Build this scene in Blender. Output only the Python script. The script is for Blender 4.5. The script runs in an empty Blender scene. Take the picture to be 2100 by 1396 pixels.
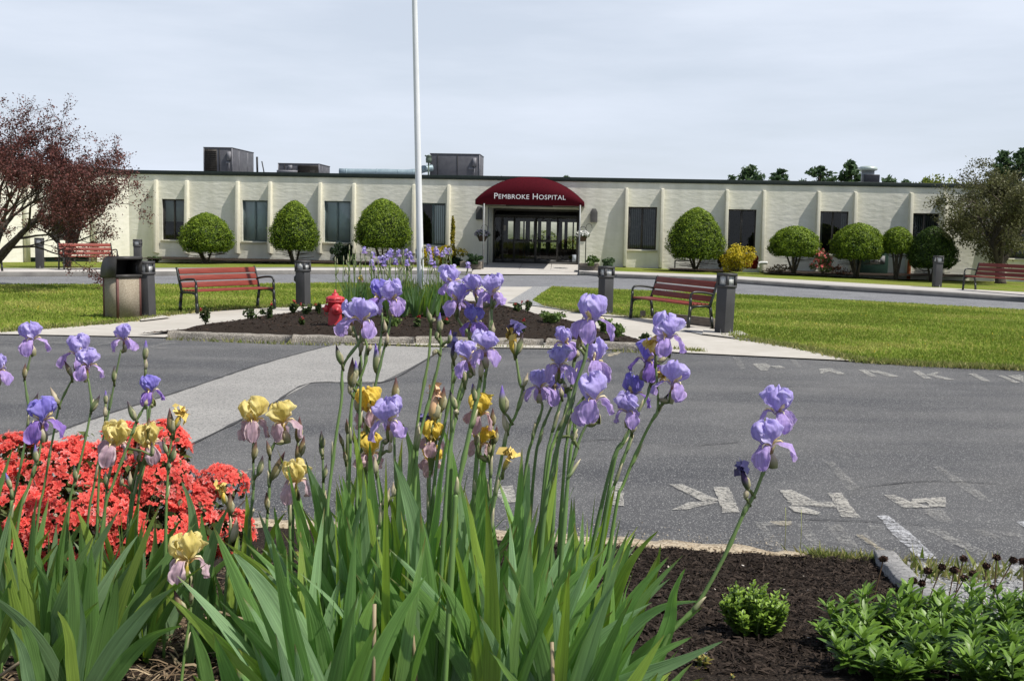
import bpy, math, random
import numpy as np
from mathutils import Vector, Matrix
random.seed(7); rng = np.random.default_rng(7)
scene = bpy.context.scene
COL = scene.collection
R = math.radians
# ------------------------------------------------------------------ camera
FPX, CX, CY, EYE = 2200.0, 1050.0, 698.0, 1.80
pit = math.atan(228/2200); rol = 0.020
_r0 = Vector((1,0,0)); _F = Vector((0,math.cos(pit),-math.sin(pit))); _u0 = Vector((0,math.sin(pit),math.cos(pit)))
_R = _r0*math.cos(rol)+_u0*math.sin(rol); _U = _u0*math.cos(rol)-_r0*math.sin(rol)
CAMP = Vector((0,0,EYE))
cam = bpy.data.cameras.new('camera'); camo = bpy.data.objects.new('camera', cam); COL.objects.link(camo)
cam.sensor_width = 36; cam.lens = 36*FPX/2100; cam.clip_start = .05; cam.clip_end = 3000
m = Matrix((( _R.x,_U.x,-_F.x,0),(_R.y,_U.y,-_F.y,0),(_R.z,_U.z,-_F.z,EYE),(0,0,0,1)))
camo.matrix_world = m; scene.camera = camo
# ------------------------------------------------------------------ sun and sky
SUN_EL, SUN_AZ = R(57), R(-22)          # azimuth measured from +X towards -Y (camera side)
sd = Vector((math.cos(SUN_EL)*math.cos(SUN_AZ), math.cos(SUN_EL)*math.sin(SUN_AZ), math.sin(SUN_EL)))
sl = bpy.data.lights.new('sun','SUN'); sl.energy = 5.0; sl.angle = R(.5); sl.color = (1,.95,.87)
so = bpy.data.objects.new('sun', sl); COL.objects.link(so); so.rotation_euler = sd.to_track_quat('Z','Y').to_euler(); so.location = (20,-10,40)
world = bpy.data.worlds.new('World'); scene.world = world; world.use_nodes = True
nt = world.node_tree; nt.nodes.clear()
def N(nt, t, **k):
    n = nt.nodes.new(t)
    for a,b in k.items(): setattr(n,a,b)
    return n
out = N(nt,'ShaderNodeOutputWorld'); bg = N(nt,'ShaderNodeBackground'); sky = N(nt,'ShaderNodeTexSky')
sky.sky_type='NISHITA'; sky.sun_disc=False; sky.sun_elevation=SUN_EL; sky.sun_rotation=math.pi/2-SUN_AZ
sky.air_density=1.0; sky.dust_density=1.2; sky.ozone_density=1.0
tc = N(nt,'ShaderNodeTexCoord'); mp = N(nt,'ShaderNodeMapping'); mp.inputs['Scale'].default_value=(1.2,1.2,7); mp.inputs['Rotation'].default_value=(0,.10,0)
nz = N(nt,'ShaderNodeTexNoise'); nz.inputs['Scale'].default_value=2.2; nz.inputs['Detail'].default_value=6; nz.inputs['Roughness'].default_value=.55
rp = N(nt,'ShaderNodeMapRange'); rp.inputs['From Min'].default_value=.36; rp.inputs['From Max'].default_value=.66; rp.inputs['To Min'].default_value=.74; rp.inputs['To Max'].default_value=1.0
cl = N(nt,'ShaderNodeVectorMath',operation='SCALE'); cl.inputs[0].default_value=(.815,.89,1.02); cl.inputs['Scale'].default_value=10.3
mx = N(nt,'ShaderNodeMix',data_type='RGBA')
L = nt.links.new
L(tc.outputs['Generated'],mp.inputs['Vector']); L(mp.outputs[0],nz.inputs['Vector']); L(nz.outputs['Fac'],rp.inputs['Value'])
sx = N(nt,'ShaderNodeSeparateXYZ'); L(tc.outputs['Generated'],sx.inputs[0])
el = N(nt,'ShaderNodeMapRange'); el.inputs['From Min'].default_value=.21; el.inputs['From Max'].default_value=.50; el.inputs['To Min'].default_value=1; el.inputs['To Max'].default_value=.06; L(sx.outputs['Z'],el.inputs['Value'])
ml = N(nt,'ShaderNodeMath',operation='MULTIPLY'); L(rp.outputs[0],ml.inputs[0]); L(el.outputs[0],ml.inputs[1]); L(ml.outputs[0],mx.inputs['Factor']); L(sky.outputs[0],mx.inputs['A']); L(cl.outputs[0],mx.inputs['B']); L(mx.outputs['Result'],bg.inputs['Color'])
bg.inputs['Strength'].default_value=.085; L(bg.outputs[0],out.inputs[0])
scene.view_settings.view_transform='Standard'; scene.view_settings.look='None'; scene.view_settings.exposure=.12; scene.view_settings.gamma=1
try: scene.cycles.transparent_max_bounces=16
except Exception: pass
# ------------------------------------------------------------------ picture-to-place helpers
def ray(px,py): return _R*((px-CX)/FPX)+_U*((CY-py)/FPX)+_F
def at(px,py,d): return CAMP+ray(px,py)*d
def gp(px,py,z=0.0):
    d = ray(px,py); return CAMP+d*((z-EYE)/d.z)
def hor(px): return 470+.02*(px-1050)
def sstep(t): t=max(0,min(1,t)); return t*t*(3-2*t)
def bedh(x,y): return .04+.56*sstep((6.1-y)/4.0)
def gh(px,py):
    d=ray(px,py); t=1.5
    while t<40:
        p=CAMP+d*t
        if p.z<=bedh(p.x,p.y): return p
        t+=.01
    return gp(px,py)
# ------------------------------------------------------------------ tagging
def tag(o,label=None,cat=None,group=None,kind=None):
    if label: o['label']=label
    if cat: o['category']=cat
    if group: o['group']=group
    if kind: o['kind']=kind
    return o
def empty(name,loc,rz=0,label=None,cat=None,group=None,parent=None):
    o=bpy.data.objects.new(name,None); COL.objects.link(o); o.location=loc; o.rotation_euler=(0,0,rz); o.empty_display_size=.1
    if parent: o.parent=parent
    return tag(o,label,cat,group)
# ------------------------------------------------------------------ materials
MATS={}
def mat(name,c1,c2=None,scale=8,rough=.8,bump=0,bscale=None,detail=4,metal=0,trans=0,attr=False,spec=.3,stretch=None,speck=None,coord='Object',lo=.35,hi=.65,big=None,bigst=None):
    if name in MATS: return MATS[name]
    M=bpy.data.materials.new(name); M.use_nodes=True; t=M.node_tree; t.nodes.clear(); L=t.links.new
    o=N(t,'ShaderNodeOutputMaterial'); p=N(t,'ShaderNodeBsdfPrincipled'); p.inputs['Roughness'].default_value=rough; p.inputs['Metallic'].default_value=metal
    p.inputs['Specular IOR Level'].default_value=spec
    tc=N(t,'ShaderNodeTexCoord'); vec=tc.outputs[coord]
    if stretch:
        mp=N(t,'ShaderNodeMapping'); mp.inputs['Scale'].default_value=stretch; L(vec,mp.inputs['Vector']); vec=mp.outputs[0]
    col=None
    if attr:
        a=N(t,'ShaderNodeAttribute',attribute_name='Col'); col=a.outputs['Color']
    if c1 is not None:
        nz=N(t,'ShaderNodeTexNoise'); nz.inputs['Scale'].default_value=scale; nz.inputs['Detail'].default_value=detail; nz.inputs['Roughness'].default_value=.6; L(vec,nz.inputs['Vector'])
        r=N(t,'ShaderNodeMapRange'); r.inputs['From Min'].default_value=lo; r.inputs['From Max'].default_value=hi; L(nz.outputs['Fac'],r.inputs['Value'])
        m=N(t,'ShaderNodeMix',data_type='RGBA'); m.inputs['A'].default_value=(*c1,1); m.inputs['B'].default_value=(*(c2 or c1),1); L(r.outputs[0],m.inputs['Factor'])
        if col is None: col=m.outputs['Result']
        else:
            q=N(t,'ShaderNodeMix',data_type='RGBA',blend_type='MULTIPLY'); q.inputs['Factor'].default_value=1; L(col,q.inputs['A']); L(m.outputs['Result'],q.inputs['B']); col=q.outputs['Result']
    if big:   # large soft variation: (colour, scale, strength)
        nz=N(t,'ShaderNodeTexNoise'); nz.inputs['Scale'].default_value=big[1]; nz.inputs['Detail'].default_value=4
        bm_=N(t,'ShaderNodeMapping'); bm_.inputs['Scale'].default_value=bigst or (1,1,1); L(tc.outputs[coord],bm_.inputs['Vector']); L(bm_.outputs[0],nz.inputs['Vector'])
        r=N(t,'ShaderNodeMapRange'); r.inputs['From Min'].default_value=.4; r.inputs['From Max'].default_value=.65; r.inputs['To Max'].default_value=big[2]; L(nz.outputs['Fac'],r.inputs['Value'])
        m=N(t,'ShaderNodeMix',data_type='RGBA'); L(col,m.inputs['A']); m.inputs['B'].default_value=(*big[0],1); L(r.outputs[0],m.inputs['Factor']); col=m.outputs['Result']
    if speck:   # small stones: (colour, scale, threshold)
        v=N(t,'ShaderNodeTexVoronoi'); v.inputs['Scale'].default_value=speck[1]; L(vec,v.inputs['Vector'])
        sc=N(t,'ShaderNodeSeparateColor'); L(v.outputs['Color'],sc.inputs[0])
        r=N(t,'ShaderNodeMath',operation='GREATER_THAN'); r.inputs[1].default_value=speck[2]; L(sc.outputs[0],r.inputs[0])
        m=N(t,'ShaderNodeMix',data_type='RGBA'); L(col,m.inputs['A']); m.inputs['B'].default_value=(*speck[0],1); L(r.outputs[0],m.inputs['Factor']); col=m.outputs['Result']
    L(col,p.inputs['Base Color'])
    if bump:
        nb=N(t,'ShaderNodeTexNoise'); nb.inputs['Scale'].default_value=bscale or scale; nb.inputs['Detail'].default_value=5; L(vec,nb.inputs['Vector'])
        b=N(t,'ShaderNodeBump'); b.inputs['Strength'].default_value=1; b.inputs['Distance'].default_value=bump; L(nb.outputs['Fac'],b.inputs['Height']); L(b.outputs[0],p.inputs['Normal'])
    sh=p.outputs[0]
    if trans:
        tr=N(t,'ShaderNodeBsdfTranslucent'); L(col,tr.inputs['Color']); ms=N(t,'ShaderNodeMixShader'); ms.inputs[0].default_value=trans
        L(sh,ms.inputs[1]); L(tr.outputs[0],ms.inputs[2]); sh=ms.outputs[0]
    L(sh,o.inputs[0]); MATS[name]=M; return M
def glass(name,tint=(.8,.85,.85),op=.0):
    if name in MATS: return MATS[name]
    M=bpy.data.materials.new(name); M.use_nodes=True; t=M.node_tree; t.nodes.clear(); L=t.links.new
    o=N(t,'ShaderNodeOutputMaterial'); g=N(t,'ShaderNodeBsdfGlossy'); g.inputs['Roughness'].default_value=.02; tr=N(t,'ShaderNodeBsdfTransparent'); tr.inputs[0].default_value=(*tint,1)
    f=N(t,'ShaderNodeFresnel'); f.inputs[0].default_value=1.5; ms=N(t,'ShaderNodeMixShader'); L(f.outputs[0],ms.inputs[0]); L(tr.outputs[0],ms.inputs[1]); L(g.outputs[0],ms.inputs[2]); L(ms.outputs[0],o.inputs[0])
    MATS[name]=M; return M
def paint(name,col,cover=.5,scale=42):
    if name in MATS: return MATS[name]
    M=bpy.data.materials.new(name); M.use_nodes=True; t=M.node_tree; t.nodes.clear(); L=t.links.new
    o=N(t,'ShaderNodeOutputMaterial'); p=N(t,'ShaderNodeBsdfPrincipled'); p.inputs['Base Color'].default_value=(*col,1); p.inputs['Roughness'].default_value=.8; tr=N(t,'ShaderNodeBsdfTransparent')
    tc=N(t,'ShaderNodeTexCoord'); nz=N(t,'ShaderNodeTexNoise'); nz.inputs['Scale'].default_value=scale; nz.inputs['Detail'].default_value=8; nz.inputs['Roughness'].default_value=.75; L(tc.outputs['Object'],nz.inputs['Vector'])
    n2=N(t,'ShaderNodeTexNoise'); n2.inputs['Scale'].default_value=4; n2.inputs['Detail'].default_value=3; L(tc.outputs['Object'],n2.inputs['Vector']); n2.inputs['Scale'].default_value=4; n2.inputs['Roughness'].default_value=.7
    a=N(t,'ShaderNodeMath',operation='MULTIPLY_ADD'); a.inputs[1].default_value=.3; L(n2.outputs['Fac'],a.inputs[0]); L(nz.outputs['Fac'],a.inputs[2])
    r=N(t,'ShaderNodeMapRange'); r.inputs['From Min'].default_value=.65-.25*(cover-.5)-.11; r.inputs['From Max'].default_value=.65-.25*(cover-.5)+.09; r.inputs['To Max'].default_value=min(1,cover+.25); L(a.outputs[0],r.inputs['Value'])
    ms=N(t,'ShaderNodeMixShader'); L(r.outputs[0],ms.inputs[0]); L(tr.outputs[0],ms.inputs[1]); L(p.outputs[0],ms.inputs[2]); L(ms.outputs[0],o.inputs[0]); MATS[name]=M; return M
# ------------------------------------------------------------------ mesh builder
class MB:
    def __init__(s): s.v=[]; s.f3=[]; s.f4=[]; s.fn=[]; s.c=[]; s.n=0; s.hascol=False
    def add(s,v,f,c=None):
        v=np.asarray(v,float).reshape(-1,3); f=[x for x in f] if not isinstance(f,np.ndarray) else f
        if isinstance(f,np.ndarray):
            (s.f3 if f.shape[1]==3 else s.f4).append(f+s.n)
        else:
            for q in f: s.fn.append([i+s.n for i in q])
        s.v.append(v)
        if c is not None:
            c=np.asarray(c,float)
            if c.ndim==1: c=np.tile(c,(len(v),1))
            s.hascol=True
        else: c=np.ones((len(v),3))
        s.c.append(c); s.n+=len(v); return s
    def box(s,x0,x1,y0,y1,z0,z1,c=None,M=None,taper=None):
        v=[(x0,y0,z0),(x1,y0,z0),(x1,y1,z0),(x0,y1,z0),(x0,y0,z1),(x1,y0,z1),(x1,y1,z1),(x0,y1,z1)]
        if taper:
            mx_,my_=(x0+x1)/2,(y0+y1)/2; v=v[:4]+[(mx_+(a-mx_)*taper,my_+(b-my_)*taper,z) for a,b,z in v[4:]]
        if M is not None: v=[tuple(M@Vector(p)) for p in v]
        return s.add(v,[(3,2,1,0),(4,5,6,7),(0,1,5,4),(1,2,6,5),(2,3,7,6),(3,0,4,7)],c)
    def tube(s,pts,rad,n=8,c=None,cap=True):
        pts=[Vector(p) for p in pts]; k=len(pts)
        if not hasattr(rad,'__len__'): rad=[rad]*k
        V=[]; prev=None
        for i,p in enumerate(pts):
            t=(pts[min(i+1,k-1)]-pts[max(i-1,0)]);
            if t.length<1e-9: t=Vector((0,0,1))
            t.normalize()
            if prev is None: a=t.orthogonal().normalized()
            else:
                a=prev-t*prev.dot(t)
                a=a.normalized() if a.length>1e-6 else t.orthogonal().normalized()
            prev=a; b=t.cross(a)
            for j in range(n):
                th=2*math.pi*j/n; V.append(p+(a*math.cos(th)+b*math.sin(th))*rad[i])
        i=np.arange(k-1)[:,None]*n; j=np.arange(n)[None,:]; j2=(j+1)%n
        F=np.stack([i+j,i+j2,i+n+j2,i+n+j],-1).reshape(-1,4)
        cc=None
        if c is not None:
            c=np.asarray(c,float); cc=np.repeat(c,n,0) if c.ndim==2 else c
        n0=s.n; s.add([tuple(q) for q in V],F,cc)
        if cap and n>2:
            s.fn.append([n0+q for q in range(n-1,-1,-1)]); s.fn.append([n0+(k-1)*n+q for q in range(n)])
        return s
    def lathe(s,prof,n=16,o=(0,0,0),c=None,axis='z'):
        V=[]
        for r,z in prof:
            for j in range(n):
                th=2*math.pi*j/n; a,b=r*math.cos(th),r*math.sin(th)
                q={'z':(a,b,z),'x':(z,a,b),'y':(a,z,b)}[axis]; V.append((q[0]+o[0],q[1]+o[1],q[2]+o[2]))
        k=len(prof); i=np.arange(k-1)[:,None]*n; j=np.arange(n)[None,:]; j2=(j+1)%n
        n0=s.n; s.add(V,np.stack([i+j,i+j2,i+n+j2,i+n+j],-1).reshape(-1,4),c)
        s.fn.append([n0+q for q in range(n-1,-1,-1)]); s.fn.append([n0+(k-1)*n+q for q in range(n)]); return s
    def prism(s,poly,d,c=None,M=None):     # poly of 3-D points, extruded by vector d
        n=len(poly); v=[Vector(p) for p in poly]; v=v+[p+Vector(d) for p in v]
        if M is not None: v=[M@p for p in v]
        f=[tuple(range(n-1,-1,-1)),tuple(range(n,2*n))]+[(i,(i+1)%n,n+(i+1)%n,n+i) for i in range(n)]
        return s.add([tuple(p) for p in v],f,c)
    def build(s,name,m,parent=None,smooth=False,loc=None,bevel=0):
        me=bpy.data.meshes.new(name); V=np.concatenate(s.v) if s.v else np.zeros((0,3))
        lo=[];ls=[];
        for a in s.f3: lo.append(a.reshape(-1)); ls.append(np.full(len(a),3))
        for a in s.f4: lo.append(a.reshape(-1)); ls.append(np.full(len(a),4))
        for q in s.fn: lo.append(np.array(q)); ls.append(np.array([len(q)]))
        if lo:
            lo=np.concatenate(lo).astype(np.int32); ls=np.concatenate(ls).astype(np.int32)
        me.vertices.add(len(V)); me.vertices.foreach_set('co',V.astype(np.float32).reshape(-1))
        me.loops.add(len(lo)); me.loops.foreach_set('vertex_index',lo); me.polygons.add(len(ls))
        st=np.concatenate([[0],np.cumsum(ls)[:-1]]).astype(np.int32); me.polygons.foreach_set('loop_start',st); me.polygons.foreach_set('loop_total',ls)
        if smooth: me.polygons.foreach_set('use_smooth',np.ones(len(ls),bool))
        if s.hascol:
            C=np.concatenate(s.c); C=np.concatenate([C,np.ones((len(C),1))],1); a=me.color_attributes.new('Col','FLOAT_COLOR','POINT'); a.data.foreach_set('color',C.astype(np.float32).reshape(-1))
        me.update(calc_edges=True); me.validate()
        me.materials.append(m); o=bpy.data.objects.new(name,me); COL.objects.link(o)
        if parent: o.parent=parent
        if loc is not None: o.location=loc
        if bevel:
            b=o.modifiers.new('bevel','BEVEL'); b.width=bevel; b.segments=2; b.limit_method='ANGLE'
        return o
def recenter(o,p):
    """put a top-level mesh's origin at p (its base)"""
    p=Vector(p); o.data.transform(Matrix.Translation(-p)); o.location=p; return o
def catmull(P,n=6):
    P=[Vector(p) for p in P]; out=[]
    for i in range(len(P)-1):
        a,b,c,d=P[max(i-1,0)],P[i],P[i+1],P[min(i+2,len(P)-1)]
        for k in range(n):
            t=k/n; out.append(.5*((2*b)+(c-a)*t+(2*a-5*b+4*c-d)*t*t+(3*b-a-3*c+d)*t**3))
    out.append(P[-1]); return out
def poly_sheet(pts,step,zf,name,m,kind='structure',thick=0,noise=0,label=None):
    """flat polygon (world xy) filled by a grid-refined mesh; zf(x,y) gives its height"""
    import bmesh
    bm=bmesh.new(); vs=[bm.verts.new((p[0],p[1],0)) for p in pts]; bm.faces.new(vs)
    xs=[p[0] for p in pts]; ys=[p[1] for p in pts]
    for ax,(a,b) in ((0,(min(xs),max(xs))),(1,(min(ys),max(ys)))):
        k=max(1,int((b-a)/step))
        for i in range(1,k):
            c=a+(b-a)*i/k; co=(c,0,0) if ax==0 else (0,c,0); no=(1,0,0) if ax==0 else (0,1,0)
            bmesh.ops.bisect_plane(bm,geom=bm.verts[:]+bm.edges[:]+bm.faces[:],plane_co=co,plane_no=no)
    bmesh.ops.triangulate(bm,faces=bm.faces[:])
    for v in bm.verts: v.co.z=zf(v.co.x,v.co.y)
    bmesh.ops.recalc_face_normals(bm,faces=bm.faces[:])
    if bm.faces and sum(f.normal.z for f in bm.faces)<0: bmesh.ops.reverse_faces(bm,faces=bm.faces[:])
    me=bpy.data.meshes.new(name); bm.to_mesh(me); bm.free(); me.materials.append(m); o=bpy.data.objects.new(name,me); COL.objects.link(o)
    if kind: o['kind']=kind
    return o
def inside(px,py,poly):
    """vectorised point in polygon"""
    x=np.array([p[0] for p in poly]); y=np.array([p[1] for p in poly]); c=np.zeros(len(px),bool); j=len(x)-1
    for i in range(len(x)):
        cond=((y[i]>py)!=(y[j]>py))&(px<(x[j]-x[i])*(py-y[i])/(y[j]-y[i]+1e-12)+x[i]); c^=cond; j=i
    return c
def cards(P,size,nrm=None,spread=1.0,col=None,aspect=1.6,mb=None,shape='leaf'):
    """leaf-sized faces at points P (n,3); nrm biases their facing"""
    n=len(P); size=np.asarray(size)*np.ones(n)
    d=rng.normal(size=(n,3)); 
    if nrm is not None: d=d*spread+nrm
    d/=np.linalg.norm(d,axis=1)[:,None]+1e-9
    r=rng.normal(size=(n,3)); a=np.cross(d,r); a/=np.linalg.norm(a,axis=1)[:,None]+1e-9; b=np.cross(d,a)
    a=a*size[:,None]*.5*aspect; b=b*size[:,None]*.5
    V=np.stack([P-a,P-a*.1+b+d*size[:,None]*.12,P+a,P-a*.1-b+d*size[:,None]*.12],1).reshape(-1,3)
    F=np.arange(4*n).reshape(n,4); C=np.repeat(col,4,0) if col is not None else None
    mb=mb or MB(); mb.add(V,F,C); return mb
def mixcol(a,b,n,p=1.0):
    t=rng.random(n)[:,None]**p; return np.array(a)*(1-t)+np.array(b)*t
# ================================================================== SETTING
asphalt=mat('asphalt',(.088,.088,.090),(.130,.130,.131),scale=1.1,rough=.95,bump=.004,bscale=140,detail=8,speck=((.27,.27,.265),165,.90),lo=.3,hi=.7,big=((.060,.062,.068),.9,.9),bigst=(.35,1.1,1))
asphalt_road=mat('asphalt_road',(.15,.155,.165),(.20,.205,.215),scale=1.6,rough=.95,bump=.003,bscale=90,detail=8,speck=((.35,.35,.35),60,.93),big=((.12,.12,.13),.5,.4))
oldpatch=mat('worn_asphalt',(.27,.265,.25),(.36,.35,.335),scale=70,rough=.95,bump=.004,bscale=120,detail=6,speck=((.15,.15,.15),90,.84),big=((.24,.235,.225),1.2,.5))
concrete=mat('path_concrete',(.44,.415,.37),(.50,.475,.43),scale=3,rough=.9,bump=.001,bscale=60,big=((.38,.355,.31),.6,.6))
sidewalkm=mat('sidewalk_concrete',(.42,.40,.375),(.48,.46,.43),scale=2,rough=.9,bump=.001,bscale=60)
kerbm=mat('kerb_concrete',(.16,.145,.12),(.28,.25,.21),scale=14,rough=.95,bump=.012,bscale=40,speck=((.42,.39,.35),120,.8),big=((.16,.15,.13),3,.7))
sandy=mat('weathered_kerb',(.34,.27,.18),(.52,.45,.34),scale=18,rough=.95,bump=.012,bscale=45,speck=((.15,.11,.07),90,.82))
gravelm=mat('gravel',(.16,.165,.17),(.34,.34,.34),scale=60,rough=.95,bump=.02,bscale=70,speck=((.5,.5,.5),80,.85))
soilm=mat('mulch',(.016,.012,.009),(.046,.035,.028),scale=55,rough=1,bump=.03,bscale=75,detail=8,speck=((.07,.054,.042),130,.9),lo=.3,hi=.7,spec=.1)
grassm=mat('turf',(.12,.17,.022),(.20,.25,.04),scale=4,rough=1,bump=.03,bscale=60,detail=8,big=((.24,.225,.07),.55,.7),spec=.05)
bladem=mat('grass_blade',(.8,.8,.8),(1,1,1),scale=3,rough=.7,trans=.35,attr=True,spec=.2)
gnd=MB(); S=900
gnd.add([(-S,-60,-.16),(S,-60,-.16),(S,1500,-.16),(-S,1500,-.16)],[(0,1,2,3)])
gnd.build('ground',grassm)['kind']='structure'
def flat(z): return lambda x,y:z
def W(pts,z=0): return [(gp(a,b,z).x,gp(a,b,z).y) for a,b in pts]
path_px=[(-400,693),(0,678),(100,671),(213,662),(280,655),(352,643),(440,635),(540,629),(640,626),(760,612),(880,600),(985,588),(1094,588),(1070,602),(1042,619),(1110,628),(1187,640),(1240,645),(1290,650),(1345,652),(1462,670),(1440,680),(1500,690),(1540,697),(1650,715),(1766,740),(1560,730),(1390,722),(1330,716),(1000,712),(640,700),(300,690),(0,684.5),(-400,700)]
path_w=W(path_px,.02)
poly_sheet(path_w,1.2,flat(.02),'path',concrete)
# the lot and the loop road
lot=W([(-700,712),(-400,700),(0,684),(300,689),(640,699),(1000,711),(1390,721),(1766,739),(1900,748),(2100,756),(2700,775)])
far=[p for p in lot]
lot=[(-14,2.5)]+[(-14,far[0][1])]+far+[(far[-1][0]+3,far[-1][1]),(14,2.5)]
poly_sheet(lot,1.0,flat(0),'parking_lot',asphalt)
rd=W([(-900,560),(0,567),(330,565),(640,562),(900,562),(985,565),(1190,565),(1265,566.5),(1475,578),(1700,595),(2100,618),(2700,652)])
rd2=W([(2700,690),(2100,655),(1514,625),(1300,612),(1094,600),(985,602),(700,600),(0,603),(-900,600)])
poly_sheet(rd+rd2,2.0,flat(.004),'road',asphalt_road)
# pale worn strip crossing the lot, with tar-dark edges
strip=[(687,705),(912,713),(860,745),(783,783),(640,784),(560,826),(480,867),(390,911),(250,975),(60,1060),(-200,1180),(-420,1100),(-200,1010),(0,927),(123,882),(230,845),(333,813),(430,781),(513,753),(600,728)]
poly_sheet(W(strip,.004),.6,flat(.005),'worn_strip',oldpatch)
tar=mat('tar_seam',(.035,.035,.037),(.07,.07,.072),scale=20,rough=.9)
def seam(pts,w,name='tar_seam'):
    b=MB(); P=[gp(x,y,.009) for x,y in pts]; P=catmull(P,8); V=[]
    for i,p in enumerate(P):
        t=(P[min(i+1,len(P)-1)]-P[max(i-1,0)]).normalized(); nrm=Vector((-t.y,t.x,0)); ww=w*(.3+1.1*random.random()); V+= [p+nrm*ww, p-nrm*ww]
    F=np.array([(2*i,2*i+1,2*i+3,2*i+2) for i in range(len(P)-1)]); b.add([tuple(v) for v in V],F); o=b.build(name,tar); o['kind']='structure'
seam([(687,705),(600,728),(513,753),(430,781),(333,813),(230,845),(123,882),(0,927)],.02)
seam([(912,713),(860,745),(783,783),(640,784),(560,826),(480,867),(390,911),(250,975)],.016)
seam([(1545,792),(1700,793),(1900,797)],.006); seam([(1190,582),(1250,574),(1300,570)],.02); seam([(600,566),(690,574),(760,585)],.02)
seam([(1180,905),(1260,900),(1400,912),(1520,905)],.005); seam([(1750,1000),(1900,985),(2050,990)],.006); seam([(0,760),(160,752),(300,748)],.008); seam([(1600,1062),(1750,1066),(1900,1075)],.005)
# lawns
lawnL_px=[(-900,577),(0,583),(400,583),(700,580),(985,587.5),(880,600.5),(760,612.5),(640,626),(540,629),(440,635),(352,643),(280,655.5),(213,662.5),(100,671.5),(0,678.5),(-400,693),(-900,712)]
lawnR_px=[(1132,588),(1265,594),(1475,602),(1514,604),(1800,619),(2100,636),(2700,670),(2700,776),(2100,755),(1900,747),(1766,739.5),(1650,714),(1540,696),(1500,689),(1470,668),(1440,664),(1345,651),(1290,649),(1240,644),(1187,639.5),(1115,626),(1092,616),(1110,602)]
lawnL=W(lawnL_px,.03); lawnR=W(lawnR_px,.03)
poly_sheet(lawnL,.8,lambda x,y:.032,'lawn',grassm); poly_sheet(lawnR,.8,lambda x,y:.032,'lawn',grassm)
poly_sheet(W([(1093,588),(1133,588),(1110,602),(1092,616),(1115,627),(1187,641),(1110,629),(1041,620),(1070,602)],.03),.4,flat(.036),'gravel_strip',gravelm)
poly_sheet(W([(1395,676),(1440,679),(1500,689),(1560,700),(1620,709),(1540,698),(1440,686)],.03),.3,flat(.034),'gravel_strip',gravelm)
poly_sheet(W([(1215,641),(1265,646),(1300,651),(1225,648)],.03),.4,flat(.045),'bollard_pad',concrete)
poly_sheet(W([(1445,675),(1520,680),(1534,688),(1500,693),(1440,686)],.03),.4,flat(.045),'bollard_pad',concrete)
poly_sheet(W([(275,648),(330,646),(350,652),(290,659)],.03),.4,flat(.045),'bollard_pad',concrete)
# stone edging around the lawn side of the path
def lawn_blades(poly,bounds,n,name,h=(.025,.055),yel=.25):
    x=rng.uniform(bounds[0],bounds[1],n*3); y=rng.uniform(bounds[2],bounds[3],n*3); k=inside(x,y,poly); x=x[k][:n]; y=y[k][:n]; n=len(x)
    hh=rng.uniform(h[0],h[1],n); th=rng.uniform(0,2*np.pi,n); w=.010+.006*rng.random(n); lx=rng.normal(0,.35,n)*hh; ly=rng.normal(0,.35,n)*hh
    pat=np.sin(x*1.3+2*np.sin(y*.9))+np.sin(y*1.7+x*.6+1.5*np.sin(x*.5)); pat+=.5*np.sin(x*4.1+y*3.3)
    base=np.stack([x,y,np.full(n,.03)],1); a=np.stack([np.cos(th)*w,np.sin(th)*w,0*x],1)
    V=np.stack([base-a,base+a,base+np.stack([lx,ly,hh],1)],1).reshape(-1,3)
    g=mixcol((.18,.28,.032),(.35,.44,.075),n); yy=mixcol((.40,.38,.09),(.55,.50,.18),n)
    s=((pat+rng.normal(0,.7,n))>1.25)|(rng.random(n)<yel*.35); g[s]=g[s]*.35+yy[s]*.65; g*=(1+.16*np.sin(pat*1.1))[:,None]; fl=rng.random(n)<.004; g[fl]=(.8,.62,.05)
    b=MB(); b.add(V,np.arange(3*n).reshape(n,3),np.repeat(g,3,0)); o=b.build(name,bladem); tag(o,kind='stuff'); return o
lawn_blades(lawnL,(-24,2,14,45),105000,'grass')
lawn_blades(lawnR,(0,26,15,40),150000,'grass')
# ragged grass edge spilling over the path and lot
def edge_tufts(px,z,n,name,spread=.06):
    P=[gp(a,b,z) for a,b in px]; b=MB(); pts=[]
    seg=[(P[i],P[i+1]) for i in range(len(P)-1)]; ln=[(q-p).length for p,q in seg]
    for i in rng.choice(len(seg),n,p=np.array(ln)/sum(ln)):
        p=seg[i][0].lerp(seg[i][1],random.random()); pts.append((p.x+random.gauss(0,spread),p.y+random.gauss(0,spread),z-.01))
    pts=np.array(pts); hh=rng.uniform(.03,.09,n); d=rng.normal(0,1,(n,2)); V=np.stack([pts+np.c_[d*.008,0*hh],pts-np.c_[d*.008,0*hh],pts+np.c_[rng.normal(0,.5,(n,2))*hh[:,None],hh]],1).reshape(-1,3)
    b.add(V,np.arange(3*n).reshape(n,3),np.repeat(mixcol((.13,.20,.03),(.42,.38,.16),n),3,0)); tag(b.build(name,bladem),kind='stuff')
edge_tufts([(0,679),(100,672),(213,663),(280,656),(352,644),(440,636),(540,630),(640,627)],.03,2600,'grass')
edge_tufts([(1115,627),(1187,640),(1290,650),(1345,652),(1400,662)],.03,1500,'grass',.05)
edge_tufts([(1500,690),(1540,697),(1650,715),(1766,740),(1900,748),(2100,756),(2200,760)],.02,5500,'grass',.09)
edge_tufts([(1390,716),(1440,722)],.01,250,'grass',.05)
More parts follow.
